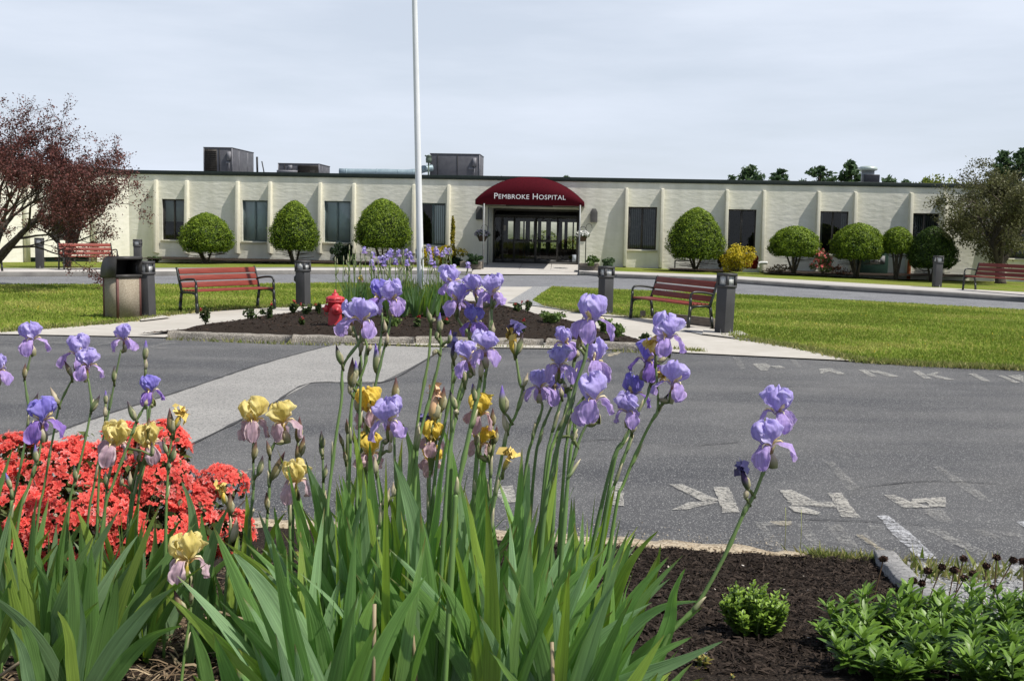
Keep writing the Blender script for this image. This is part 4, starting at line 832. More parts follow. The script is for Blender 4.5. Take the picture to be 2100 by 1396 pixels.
# timber edging stubs under the right bench
def board(a,c,h,th,label,name='timber_edging'):
    L_=(c-a).length; t=(c-a).normalized(); b=MB(); b.box(0,L_,0,th,-.03,h); o=b.build(name,timber,bevel=.006); o.location=(a.x,a.y,.03); o.rotation_euler=(0,0,math.atan2(t.y,t.x)); tag(o,label,'timber edging')
board(gp(1342,655,.03),gp(1462,670,.03),.16,.05,'low weathered timber board edging the lawn under the right bench')
board(gp(1314,651,.03),gp(1324,651,.03),.14,.05,'short timber stub in the grass behind the right bench legs')
# ================================================================== SHRUBS
barkm=mat('bark',(.045,.035,.028),(.10,.085,.07),scale=20,rough=.95,bump=.01,bscale=40)
yewm=leafm
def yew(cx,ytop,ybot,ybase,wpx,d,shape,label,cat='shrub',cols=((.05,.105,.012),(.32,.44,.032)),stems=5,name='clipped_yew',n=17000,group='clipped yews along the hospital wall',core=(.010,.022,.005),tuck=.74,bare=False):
    zt=at(cx,ytop,d).z; zb_=at(cx,ybot,d).z; z0=at(cx,ybase,d).z; p=at(cx,ybase,d); w=wpx*d/FPX; h=zt-zb_; e=empty(name,p,random.uniform(0,6),label,cat,group)
    def rad(t,th):    # t from 0 bottom to 1 top
        r=(1-max(0,(t-.24)/.76)**shape)**(.58) if t>.24 else (tuck+(1-tuck)*math.sin(math.pi/2*min(1,t/.24)))
        r*=1+.05*math.sin(3*th+cx)+.045*math.sin(5*th+t*7+cx)+.035*math.sin(9*th-t*13)
        return r*w/2
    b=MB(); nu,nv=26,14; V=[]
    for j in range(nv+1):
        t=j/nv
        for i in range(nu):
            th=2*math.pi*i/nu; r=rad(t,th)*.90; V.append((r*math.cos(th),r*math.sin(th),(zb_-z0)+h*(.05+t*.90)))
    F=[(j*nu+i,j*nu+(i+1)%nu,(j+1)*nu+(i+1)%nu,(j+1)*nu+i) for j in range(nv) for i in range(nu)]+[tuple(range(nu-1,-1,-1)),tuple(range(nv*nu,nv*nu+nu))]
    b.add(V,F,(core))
    T=rng.random(n)**.85; TH=rng.uniform(0,2*np.pi,n); rr=np.array([rad(t,th) for t,th in zip(T,TH)]); inn=np.clip(rng.normal(.97,.045,n),.82,1.05)
    inn[rng.random(n)<.05]=1.09; inn=inn*(1+.05*(np.sin(TH*4+T*9+cx)*np.sin(T*14-TH*3)))
    P=np.stack([rr*inn*np.cos(TH),rr*inn*np.sin(TH),(zb_-z0)+h*(T*.97+.02)+rng.normal(0,.02,n)],1)
    nr=np.stack([np.cos(TH),np.sin(TH),(T-.35)*1.6],1)
    # clump pattern: pits and tufts
    cl=np.sin(TH*13+np.sin(T*17)*2)*np.sin(T*25+TH*5); P[:,:2]*=(1+.035*cl)[:,None]
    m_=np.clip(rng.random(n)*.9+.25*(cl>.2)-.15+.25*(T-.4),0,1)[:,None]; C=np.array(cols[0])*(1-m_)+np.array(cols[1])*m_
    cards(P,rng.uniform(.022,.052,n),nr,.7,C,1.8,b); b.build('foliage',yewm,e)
    s=MB(); 
    for i in range(stems):
        th=random.uniform(0,6.28); r=.10*random.random()*w/1.5; q=Vector((r*math.cos(th)*.6,r*math.sin(th)*.6,-.05)); k=w*.20; u=Vector((k*math.cos(th)+q.x,k*math.sin(th)+q.y,(zb_-z0)+h*.25)); s.tube([q,(q+u)/2+Vector((random.gauss(0,.02),0,0)),u],[.05,.04,.028],7)
    for i in range(50):
        th=random.uniform(0,6.28); z=(zb_-z0)+h*random.uniform(-.12,.12); s.tube([(0.06*math.cos(th),.06*math.sin(th),z-.05),(w*.40*math.cos(th),w*.40*math.sin(th),z+random.uniform(-.05,.08))],.008,3)
    s.build('stems',barkm,e); return e
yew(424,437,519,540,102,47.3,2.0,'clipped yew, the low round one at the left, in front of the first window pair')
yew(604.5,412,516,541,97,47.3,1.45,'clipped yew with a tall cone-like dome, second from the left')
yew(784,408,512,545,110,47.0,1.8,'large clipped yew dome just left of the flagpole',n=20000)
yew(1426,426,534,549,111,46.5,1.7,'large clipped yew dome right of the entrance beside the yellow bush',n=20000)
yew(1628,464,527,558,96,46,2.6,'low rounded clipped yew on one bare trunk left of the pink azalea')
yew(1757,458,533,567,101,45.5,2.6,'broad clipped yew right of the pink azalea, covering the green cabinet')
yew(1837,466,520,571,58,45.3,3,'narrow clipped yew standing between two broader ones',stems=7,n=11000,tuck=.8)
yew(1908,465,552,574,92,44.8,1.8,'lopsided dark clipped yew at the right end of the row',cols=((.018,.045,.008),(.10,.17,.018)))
def bush(name,cx,ytop,ybase,wpx,d,cols,label,n=2500,size=(.04,.08),cat='shrub',top=None,ntop=0,tsize=(.04,.07),group=None,zoff=0,stem=True,flat=1.0,topname='blossoms'):
    p=at(cx,ybase,d); p.z-=0; h=(ybase-ytop)*d/FPX; w=wpx*d/FPX; e=empty(name,p,random.uniform(0,6),label,cat,group)
    k=max(6,int(14*min(1.2,w))); cl=[]
    for i in range(k): th=random.uniform(0,6.28); r=math.sqrt(random.random())*w*.42; zz=h*random.uniform(.10,.86); cl.append((r*math.cos(th),r*math.sin(th),zz*(1-.5*(r/w)),w*random.uniform(.11,.24),h*random.uniform(.12,.26)))
    cl.append((0,0,h*.45,w*.30,h*.38)); cl=np.array(cl); idx=rng.integers(0,len(cl),n); dd=rng.normal(0,1,(n,3)); dd/=np.linalg.norm(dd,axis=1)[:,None]; rr=rng.uniform(.35,1,(n,1))**.5
    P=dd*rr*np.stack([cl[idx,3],cl[idx,3],cl[idx,4]],1)+cl[idx,:3]; P[:,2]=np.clip(P[:,2],.01,None)
    b=cards(P,rng.uniform(*size,n),dd+np.array([0,0,.4]),.8,mixcol(cols[0],cols[1],n)); b.build('foliage',leafm,e)
    if stem:
        s=MB()
        for i in range(12): q=cl[random.randrange(len(cl))]; s.tube([(random.gauss(0,.03),random.gauss(0,.03),-.03),(q[0]*.5,q[1]*.5,q[2]*.5),(q[0],q[1],q[2])],[.012*max(.4,w),.009*max(.4,w),.004],4)
        s.build('stems',barkm,e)
    if top:
        idx=rng.integers(0,len(cl),ntop); dd=rng.normal(0,1,(ntop,3)); dd[:,2]=np.abs(dd[:,2])*.8+.1; dd/=np.linalg.norm(dd,axis=1)[:,None]
        P=dd*1.03*np.stack([cl[idx,3],cl[idx,3],cl[idx,4]],1)+cl[idx,:3]; cards(P,rng.uniform(*tsize,ntop),dd,.6,mixcol(top[0],top[1],ntop),1.2).build(topname,petalm,e)
    return e
bush('dark_shrub',702,492,546,52,47.2,((.012,.03,.012),(.05,.09,.035)),'loose dark green shrub under the third window')
bush('yellow_shrub',903,500,548,88,47,((.10,.12,.01),(.55,.42,.02)),'spreading golden-yellow shrub behind the flagpole and rear irises',n=3200,top=((.6,.42,.01),(.75,.58,.04)),ntop=900)
bush('yellow_shrub',927,444,540,15,48.6,((.10,.12,.01),(.60,.47,.03)),'slim upright yellow shrub against the wall right of the fourth window',n=1500)
bush('dark_shrub',938,520,549,24,46.8,((.012,.03,.012),(.03,.06,.02)),'small dark shrub beside the left planter box',n=700)
bush('green_shrub',972,517,541,34,44.8,((.015,.04,.012),(.05,.10,.03)),'dark green shrub growing in the left planter',n=1200)
bush('green_shrub',1213,518,544,31,44.8,((.05,.10,.02),(.16,.25,.06)),'light green shrub growing in the right planter',n=1300,top=((.7,.7,.6),(.8,.8,.7)),ntop=14)
bush('green_shrub',1247,524,549,27,44.5,((.04,.08,.03),(.13,.20,.09)),'small grey-green shrub seen just above the middle bollard light',n=900)
bush('yellow_shrub',1511,488,556,72,45.8,((.20,.18,.01),(.70,.55,.03)),'bright yellow bush between yew and red-leaved bush',n=2600,top=((.65,.5,.02),(.8,.66,.08)),ntop=600)
bush('red_shrub',1540,508,550,28,46.6,((.12,.01,.008),(.40,.035,.02)),'red-leaved bush behind the right side of the yellow bush',n=1400)
bush('dark_shrub',1487,505,550,34,46.6,((.05,.04,.015),(.13,.10,.03)),'bronze-green bush left of the yellow bush',n=1300)
bush('pink_azalea',1687,506,559,52,45.5,((.05,.08,.02),(.16,.17,.06)),'pink flowering azalea between two clipped yews',n=1300,top=((.65,.10,.12),(.80,.28,.25)),ntop=260,tsize=(.06,.10))
bush('low_weed',318,524,541,34,49,((.03,.06,.02),(.10,.16,.05)),'small green plant at the foot of the wall under the first window',n=500)
bush('low_weed',1240,528,545,12,47.5,((.05,.06,.02),(.20,.2,.08)),'tiny weed at the base of the pilaster right of the entrance',n=150)
bush('low_weed',1600,540,556,60,47,((.10,.07,.04),(.2,.16,.08)),'sparse brownish weeds at the wall below the dark window',n=260)
bush('low_weed',1725,540,562,40,46.6,((.10,.05,.03),(.25,.1,.05)),'sparse reddish weeds at the foot of the wall by the pink azalea',n=200)
# ================================================================== TREES
def grow(mb,tips,p,d,L_,r,lev,maxlev,spread,up,wig=.25,minr=.006,nb=(2,4),bias=None):
    k=4; pts=[p]; dd=d.copy(); q=p.copy()
    for i in range(k):
        dd=(dd+Vector((random.gauss(0,wig),random.gauss(0,wig),random.gauss(0,wig)+up))*.35); 
        if bias is not None: dd+=bias*.12
        dd.normalize(); q=q+dd*(L_/k); pts.append(q.copy())
    r2=r*.62; mb.tube(pts,[r+(r2-r)*i/k for i in range(k+1)],max(3,8-lev*2),cap=False)
    if lev>=maxlev: tips.append((pts,dd)); return
    n=random.randint(*nb)
    for i in range(n):
        t=pts[random.randint(2,k)] if i else pts[-1]; ax=dd.orthogonal().normalized(); ax.rotate(Matrix.Rotation(random.uniform(0,6.28),3,dd)); a=random.uniform(.45,1.0)*spread
        nd=(dd*math.cos(a)+ax*math.sin(a)).normalized(); grow(mb,tips,t,nd,L_*random.uniform(.62,.85),max(minr,r2*random.uniform(.6,.85)),lev+1,maxlev,spread,up,wig,minr,nb,bias)
    if lev>=maxlev-1: tips.append((pts,dd))
def tree(name,base,d0,L_,r,label,cols,nleaf,size,maxlev=5,spread=.9,up=.08,starts=3,bias=None,cat='tree',group=None,leafspread=.07,seed=1,nb=(2,4),wig=.25,flt=None):
    random.seed(seed); e=empty(name,base,0,label,cat,group); mb=MB(); tips=[]; d0=Vector(d0).normalized()
    mb.tube([Vector((0,0,-.1)),Vector((0,0,0)),d0*L_*.35],[r*1.5,r*1.25,r],10)
    for i in range(starts):
        ax=d0.orthogonal().normalized(); ax.rotate(Matrix.Rotation(6.28*i/starts+random.uniform(-.4,.4),3,d0)); a=random.uniform(.25,.6) if starts>1 else 0
        grow(mb,tips,d0*L_*.35,(d0*math.cos(a)+ax*math.sin(a)).normalized(),L_*random.uniform(.8,1.1),r*.75,1,maxlev,spread,up,wig,.005,nb,bias)
    mb.build('trunk',barkm,e,smooth=True)
    P=[];D=[]
    w=[len(t[0]) for t in tips]
    for i in range(nleaf):
        pts,dd=tips[random.randrange(len(tips))]; t=random.random()*(len(pts)-1); a=int(t); q=pts[a].lerp(pts[min(a+1,len(pts)-1)],t-a); P.append((q.x+random.gauss(0,leafspread),q.y+random.gauss(0,leafspread),q.z+random.gauss(0,leafspread)))
    P=np.array(P); 
    if flt is not None: P=P[flt(P)]
    n=len(P); cards(P,rng.uniform(size[0],size[1],n),None,1,mixcol(cols[0],cols[1],n),1.9).build('crown',leafm,e); return e,tips
# purple crab apple at the left edge
b0=gp(-35,590,.03)
tree('crab_apple_tree',b0,(.35,.0,.9),1.52,.14,'large purple-leaved crab apple at the left edge, twiggy and leaning right',((.07,.030,.027),(.25,.092,.080)),40000,(.018,.042),maxlev=6,spread=.75,up=.05,starts=4,bias=Vector((.16,0,.02)),seed=11,leafspread=.06)
b1=gp(138,549,.1)
tree('crab_apple_tree',b1,(.05,.0,1),1.1,.11,'second crab apple behind the far left bench, trunk forking low',((.055,.028,.022),(.20,.09,.065)),12000,(.03,.06),maxlev=5,spread=.9,up=.05,starts=5,seed=5,leafspread=.10)
b2=onwall(2052,572,4.0,.05)
tree('crab_apple_tree',b2,(-.12,.0,1),1.60,.17,'dark bronze-leaved tree at the right edge above the far bench',((.07,.072,.028),(.20,.205,.085)),34000,(.035,.07),maxlev=6,spread=.95,up=.04,starts=6,bias=Vector((.02,-.02,0)),seed=21,leafspread=.12)
# pines behind the roof
def pine(px,ytop,wpx,d,label,seed,col=((.035,.075,.04),(.13,.21,.09))):
    random.seed(seed); top=at(px,ytop,d); H=top.z; base=Vector((top.x,top.y,-.1)); w=1.3*wpx*d/FPX; e=empty('pine_tree',base,0,label,'tree','pines behind the roof'); mb=MB(); mb.tube([(0,0,0),(random.gauss(0,.2),0,H*.5),(0,0,H)],[.28,.18,.03],8); P=[]; 
    z=H*.35
    while z<H-.1:
        f=(H-z)/(H*.65); R_=w*.5*(min(1,f*2.6))**.75
        for i in range(random.randint(3,5)):
            th=random.uniform(0,6.28); rr=R_*random.uniform(.55,1.1); up_=random.uniform(.25,.55)*rr*.5
            q=Vector((rr*math.cos(th),rr*math.sin(th),z+up_)); mb.tube([(0,0,z),(q.x*.5,q.y*.5,z+up_*.3),tuple(q)],[.05,.035,.015],4,cap=False)
            for k in range(int(22+rr*22)): t=random.uniform(.3,1.05); P.append((q.x*t+random.gauss(0,.14),q.y*t+random.gauss(0,.14),z+up_*t*t+random.gauss(.08,.10)))
        z+=random.uniform(.28,.5)
    mb.build('trunk',barkm,e); P=np.array(P+[(random.gauss(0,.1),random.gauss(0,.1),H-random.random()*.8) for i in range(40)]); n=len(P); cards(P,rng.uniform(.10,.26,n),np.array([0,0,1.0]),1.0,mixcol(col[0],col[1],n),2.6).build('crown',leafm,e)
for a in ((1541,341,62,95,'broad pine above the roof, left of the row of five',1),(1600,346,54,100,'rounded pine second in the row above the roof',2),(1682,338,66,92,'wide dark pine in the middle of the row above the roof',3),(1748,331,56,88,'tall pine just left of the roof ventilator',4),(1823,359,48,100,'low pine just right of the roof ventilator',5),(1503,361,30,110,'tiny pine tip at the left end of the right-hand row',6),(1899,364,44,105,'small pine tip left of the yellow-green treetop',7),(2060,311,62,85,'tall pine rising behind the right tree',8),(2100,304,60,82,'tall pine at the right picture edge',9),(1024,361,20,115,'tiny pine tip above the roof left of the awning',10),(1162,362,26,115,'tiny pine tip above the roof right of the awning top',12),(1858,368,26,110,'little pine tip between the ventilator and the yellow-green treetop',13)): pine(*a)
def roundtop(px,ytop,wpx,d,label,seed,cols):
    random.seed(seed); top=at(px,ytop,d); H=top.z; w=wpx*d/FPX; e=empty('leafy_tree',(top.x,top.y,-.1),0,label,'tree','leafy treetops behind the roof'); mb=MB(); mb.tube([(0,0,0),(0,0,H*.6)],[.25,.12],8); P=[]
    for i in range(26):
        c=Vector((random.gauss(0,w*.24),random.gauss(0,w*.24),H*random.uniform(.55,.93))); mb.tube([(0,0,H*.5),tuple(c)],[.08,.02],4)
        for k in range(90): P.append((c.x+random.gauss(0,w*.09),c.y+random.gauss(0,w*.09),min(H,c.z+random.gauss(0,.3))))
    mb.build('trunk',barkm,e); P=np.array(P); n=len(P); cards(P,rng.uniform(.10,.22,n),None,1,mixcol(cols[0],cols[1],n)).build('crown',leafm,e)
roundtop(1948,357,84,90,'yellow-green treetop above the roof near the right tree',31,((.10,.15,.01),(.28,.32,.03)))
roundtop(1620,368,34,108,'small yellow-green treetop between two pines',32,((.10,.14,.01),(.25,.29,.04)))
roundtop(1885,372,40,100,'small dull green treetop left of the big yellow-green one',33,((.05,.09,.01),(.14,.2,.03)))
random.seed(77)
# low courtyard hedge seen through the doors
for i,(s,h) in enumerate(((-.6,1.3),(1.0,1.7),(2.6,1.4))):
    p=W0+wdir*s-wn*11.5; e=empty('courtyard_bush',(p.x,p.y,-.05),0,['courtyard bush seen through the left glass door','tallest courtyard bush seen through the middle of the doors','courtyard bush seen through the right glass panel'][i],'shrub','bushes in the courtyard beyond the doors'); n=900; P=rng.normal(0,1,(n,3)); P/=np.linalg.norm(P,axis=1)[:,None]; P=P*np.array([.8,.6,h*.5])+np.array([0,0,h*.5+.1]); cards(P,.1,P,.6,mixcol((.08,.12,.02),(.30,.36,.08),n)).build('foliage',leafm,e)
# ================================================================== IRISES
leafI=None
def irisleafmat():
    M=bpy.data.materials.new('iris_leaf'); M.use_nodes=True; t=M.node_tree; t.nodes.clear(); L=t.links.new
    o=N(t,'ShaderNodeOutputMaterial'); p=N(t,'ShaderNodeBsdfPrincipled'); p.inputs['Roughness'].default_value=.48; p.inputs['Specular IOR Level'].default_value=.35
    a=N(t,'ShaderNodeAttribute',attribute_name='Col'); uvn=N(t,'ShaderNodeAttribute',attribute_name='Lst')
    w=N(t,'ShaderNodeTexNoise'); w.inputs['Scale'].default_value=1; w.inputs['Detail'].default_value=3
    mp=N(t,'ShaderNodeMapping'); mp.inputs['Scale'].default_value=(9,1.2,1); L(uvn.outputs['Vector'],mp.inputs['Vector']); L(mp.outputs[0],w.inputs['Vector'])
    r=N(t,'ShaderNodeMapRange'); r.inputs['From Min'].default_value=.3; r.inputs['From Max'].default_value=.7; r.inputs['To Min'].default_value=.72; r.inputs['To Max'].default_value=1.22; L(w.outputs['Fac'],r.inputs['Value'])
    s=N(t,'ShaderNodeVectorMath',operation='SCALE'); L(a.outputs['Color'],s.inputs[0]); L(r.outputs[0],s.inputs['Scale']); L(s.outputs[0],p.inputs['Base Color'])
    b=N(t,'ShaderNodeBump'); b.inputs['Distance'].default_value=.0015; L(w.outputs['Fac'],b.inputs['Height']); L(b.outputs[0],p.inputs['Normal'])
    tr=N(t,'ShaderNodeBsdfTranslucent'); tm=N(t,'ShaderNodeVectorMath',operation='MULTIPLY'); tm.inputs[1].default_value=(1.25,1.35,.55); L(s.outputs[0],tm.inputs[0]); L(tm.outputs[0],tr.inputs['Color'])
    ms=N(t,'ShaderNodeMixShader'); ms.inputs[0].default_value=.40; L(p.outputs[0],ms.inputs[1]); L(tr.outputs[0],ms.inputs[2]); L(ms.outputs[0],o.inputs[0]); return M
leafI=irisleafmat()
class LB(MB):
    def __init__(s): super().__init__(); s.uv=[]
    def leaf(s,pts,width,side,col,seedoff,fold=.12,tipk=3.2,basew=.75):
        n=len(pts); V=[]; C=[]; U=[]; wr=random.uniform(0,.9)
        for i,p in enumerate(pts):
            t=i/(n-1); w=width*.5*(basew+(1-basew)*math.sin(math.pi*min(1,t*1.15)))*max(.0,(1-t**tipk))**.85+.0004
            tan=(pts[min(i+1,n-1)]-pts[max(i-1,0)]).normalized(); sd_=(side-tan*side.dot(tan)).normalized(); nr=sd_.cross(tan).normalized()
            rip=.0025*math.sin(t*26+seedoff)*wr
            for v in (-1,-.5,0,.5,1):
                q=p+sd_*w*v+nr*(fold*w*(1-abs(v))+rip*abs(v)); V.append(tuple(q)); U.append((seedoff+v*.5,t*2+seedoff,0))
                edge=1.0+.10*(abs(v)>.9); k=(.62+.38*min(1,t*2.2)); cc=[col[j]*edge for j in range(3)]; yb=max(0,.25-t)*2.2; cc=[cc[0]*(1+.35*yb),cc[1]*(1+.15*yb),cc[2]*(1-.2*yb)]
                if t>.97 and random.random()<.5: cc=[.25,.17,.07]
                C.append(cc)
        i=np.arange(n-1)[:,None]*5; j=np.arange(4)[None,:]; F=np.stack([i+j,i+j+1,i+6+j,i+5+j],-1).reshape(-1,4); s.add(V,F,np.array(C)); s.uv.append(np.array(U)); return s
    def finish(s,name,m,parent=None):
        o=s.build(name,m,parent,smooth=True); a=o.data.attributes.new('Lst','FLOAT_VECTOR','POINT'); a.data.foreach_set('vector',np.concatenate(s.uv).astype(np.float32).reshape(-1)); return o
LK=1.0
def leafcol():
    r=random.random()
    if r<.5: a=(.190,.350,.105)
    elif r<.8: a=(.250,.400,.205)      # glaucous
    else: a=(.29,.42,.08)
    k=random.uniform(.8,1.2)*LK; return [c*k for c in a]
def fan(base,yw,n,L_,wid,spread,label,group,lean=(0,0),cat='iris leaves',segs=10,nm='iris_leaf_fan',seq=None,px=0):
    b=LB(); ax=Vector((math.cos(yw),math.sin(yw),0)); nrm=Vector((-ax.y,ax.x,0)); up=Vector((lean[0],lean[1],1)).normalized()
    for i in range(n):
        t=(i+.5)/n*2-1; a=t*spread+random.gauss(0,.05); l=L_*random.uniform(.68,1.0)*(1-.22*abs(t)); d0=(up*math.cos(a*.6)+ax*math.sin(a*.6)).normalized(); bend=ax*(t*random.uniform(.05,.42))+nrm*random.gauss(0,.10)-Vector((0,0,1))*abs(t)*random.uniform(0,.18)
        p0=Vector((0,0,-.02))+ax*(.03*t)+nrm*random.gauss(0,.008); pts=[p0+d0*(l*k/segs)+bend*l*(k/segs)**2.2 for k in range(segs+1)]; tw=random.gauss(0,.35); sd_=(ax*math.cos(tw)+nrm*math.sin(tw))
        b.leaf(pts,wid*random.uniform(.75,1.1),sd_,leafcol(),random.uniform(0,50))
    o=b.finish(nm,leafI); o.location=base; tag(o,label,cat,group)
    if seq is not None: seq.append((px,o))
    return o
ORD='first second third fourth fifth sixth seventh eighth ninth tenth eleventh twelfth thirteenth fourteenth fifteenth sixteenth seventeenth eighteenth nineteenth twentieth twenty-first twenty-second twenty-third twenty-fourth twenty-fifth twenty-sixth twenty-seventh twenty-eighth'.split()
def hero(leaves,label,group,d0=None):
    """traced leaves: list of (points tip->base in photo pixels, depth, width m, turn)"""
    b=LB(); org=None; allp=[]
    for (px,d,w,turn) in leaves:
        P=[at(x,y,d+.02*i) for i,(x,y) in enumerate(px)][::-1]
        # carry on to the soil
        dr=(P[0]-P[1]); dr.z=min(dr.z,-.02); q=P[0].copy(); st=dr.normalized()*.04; k=0
        while q.z>bedh(q.x,q.y)-.02 and k<60: q=q+st; st=(st*.9+Vector((0,0,-.04))*.1).normalized()*.04; k+=1
        P=[q]+P; allp.append((catmull(P,5),w,turn))
    org=allp[0][0][0].copy()
    for P,w,turn in allp:
        tan=(P[-1]-P[0]).normalized(); view=(P[len(P)//2]-CAMP).normalized(); sd_=tan.cross(view).normalized(); sd_.rotate(Matrix.Rotation(turn,3,tan)); b.leaf([p-org for p in P],w,sd_,leafcol(),random.uniform(0,50),basew=.6,tipk=2.6)
    o=b.finish('iris_leaf_fan',leafI); o.location=org; tag(o,label,'iris leaves',group)
GF='sword-leaved iris fans in the foreground clumps'
hero([([(478,1132),(520,1180),(575,1265),(640,1396)],2.35,.062,.15),([(545,1155),(590,1220),(640,1330),(655,1400)],2.45,.04,.5),([(590,1165),(640,1240),(668,1340),(672,1400)],2.4,.045,-.3)],'broad bright green leaves sweeping up left from the big clump over the gap',GF)
hero([([(1482,1314),(1400,1352),(1300,1392),(1200,1440)],2.45,.045,.2),([(1420,1305),(1350,1340),(1270,1400)],2.5,.035,-.3),([(1405,1165),(1382,1215),(1372,1275),(1340,1360),(1300,1420)],2.55,.045,.2)],'arching right-hand leaf fan reaching low over the dark mulch by the small bush',GF)
hero([([(1372,1140),(1310,1210),(1262,1290),(1220,1400)],2.5,.045,.1),([(1350,1088),(1305,1135),(1270,1200),(1230,1300),(1200,1400)],2.6,.042,-.4),([(1302,1092),(1280,1150),(1262,1230),(1240,1400)],2.65,.04,.5)],'tall pointed leaves at the right shoulder of the big iris clump',GF)
hero([([(1440,1232),(1370,1240),(1310,1275),(1260,1330),(1230,1400)],2.6,.04,.3),([(1355,1115),(1340,1190),(1290,1300),(1250,1400)],2.7,.03,.0)],'fan of dark leaves bending right beside the leaning outer stalk',GF)
hero([([(808,940),(830,1000),(856,1090),(868,1200),(870,1350)],2.55,.062,.1),([(826,868),(845,930),(848,1010),(850,1150)],2.9,.045,-.2),([(905,870),(925,940),(930,1040),(925,1200)],2.9,.045,.2)],'broadest upright blue-green leaves in the middle of the clump',GF)
LK=.78  # left clump: its shade is put into a darker leaf colour
hero([([(75,1122),(90,1200),(105,1290),(118,1400)],2.75,.058,.1),([(118,1252),(140,1300),(150,1400)],2.6,.034,.4),([(165,1220),(170,1300),(158,1400)],2.65,.03,-.3),([(240,1185),(230,1260),(205,1400)],2.7,.05,.2)],'upright broad leaves near the lower left corner, one much wider than the rest',GF)
hero([([(355,1205),(310,1240),(250,1310),(195,1400)],2.65,.055,.0),([(375,1282),(320,1300),(270,1340),(225,1400)],2.6,.042,.2),([(330,1158),(290,1210),(260,1280),(220,1400)],2.8,.042,-.3)],'long leaves leaning right below the lone yellow iris',GF)
hero([([(35,1262),(60,1310),(80,1400)],2.6,.042,.2),([(19,1285),(45,1330),(60,1400)],2.5,.03,-.2),([(24,1187),(10,1225),(-15,1300),(-20,1400)],2.7,.04,.1)],'short leaves curving in the bottom left corner',GF)
hero([([(388,1276),(410,1330),(425,1400)],2.55,.038,.1)],'single thin leaf beside the stem of the lone yellow iris',GF)
hero([([(372,985),(392,1040),(398,1110),(400,1200)],3.1,.04,.1),([(412,1050),(420,1120),(430,1200)],3.1,.038,.1),([(468,1040),(440,1100),(415,1200)],3.0,.04,.0),([(505,1010),(508,1080),(500,1200)],3.1,.035,.2)],'upright leaves standing before the right end of the azalea',GF)
LK=.9
hero([([(585,1050),(560,1090),(545,1160),(540,1260)],3.0,.035,.2),([(495,1080),(520,1130),(560,1180),(590,1260)],3.0,.038,.1),([(562,1038),(572,1100),(588,1180),(600,1300)],2.9,.036,-.2),([(628,950),(650,1000),(668,1060),(690,1180)],2.8,.04,.1)],'crossing leaves left of the big clump where the kerb shows through',GF)
LK=1.0
hero([([(985,965),(990,1060),(975,1180),(960,1330)],2.7,.045,.1),([(1000,905),(985,990),(960,1100),(940,1250)],2.8,.045,.2),([(1085,950),(1078,1050),(1060,1200),(1050,1350)],2.6,.05,-.1)],'upright leaves right of the middle, lit along one edge',GF)
hero([([(690,1000),(700,1070),(712,1180),(715,1330)],2.7,.042,.1),([(702,975),(720,1060),(735,1150),(745,1300)],2.75,.05,.2),([(758,905),(762,1000),(768,1100),(770,1250)],2.75,.045,-.1)],'tall leaves in the left half of the big clump behind the front stems',GF)
# scattered fans filling the clumps
random.seed(5)
def scatter(n,pxr,dr,hf,label,wid=(.038,.056),lean=lambda px:0,skip=None):
    k=0; tries=0; made=[]
    while k<n and tries<n*20:
        tries+=1; px=random.uniform(*pxr); d=random.uniform(*dr)
        if skip and skip(px,d): continue
        p=at(px,1400,d); z=bedh(p.x,p.y)
        fan((p.x,p.y,z),random.gauss(0,.7),random.randint(4,7),hf(px,d)*random.uniform(.85,1.1),random.uniform(*wid),random.uniform(.35,.75),label,GF,lean=(lean(px),random.gauss(0,.08)),seq=made,px=px); k+=1
    made.sort(key=lambda t:t[0])
    for i,(q,o) in enumerate(made): o['label']=label+', '+ORD[i]+' from the left'
def hc(px,d):
    t=(px-900)/430; return max(.36,.74-.28*t*t)
scatter(26,(600,1260),(2.35,2.75),hc,'front-row leaf fan of the big middle iris clump',lean=lambda px:(px-900)/430*.22)
scatter(24,(640,1180),(2.75,3.15),lambda a,d:hc(a,d)+.04,'back-row leaf fan of the big middle iris clump',lean=lambda px:(px-900)/430*.16,wid=(.036,.050))
LK=.74  # darker leaf colour again carries the shade of the left clump
scatter(15,(-120,330),(2.7,3.3),lambda a,d:.62,'leaf fan in the left iris clump before the azalea',lean=lambda px:.12,wid=(.036,.052))
scatter(7,(40,330),(3.3,3.6),lambda a,d:.46,'leaf fan right at the foot of the azalea',lean=lambda px:.05,wid=(.034,.046))
LK=.9
scatter(6,(430,600),(3.0,3.4),lambda a,d:.42,'short leaf fan between the azalea and the big clump',lean=lambda px:-.03,wid=(.034,.046))
scatter(5,(520,700),(2.2,2.5),lambda a,d:.36,'short leaf fan at the lower left edge of the big clump',lean=lambda px:-.25)
LK=1.05
scatter(5,(1180,1330),(2.3,2.6),lambda a,d:.30,'short leaf fan at the lower right edge of the big clump',lean=lambda px:.30)
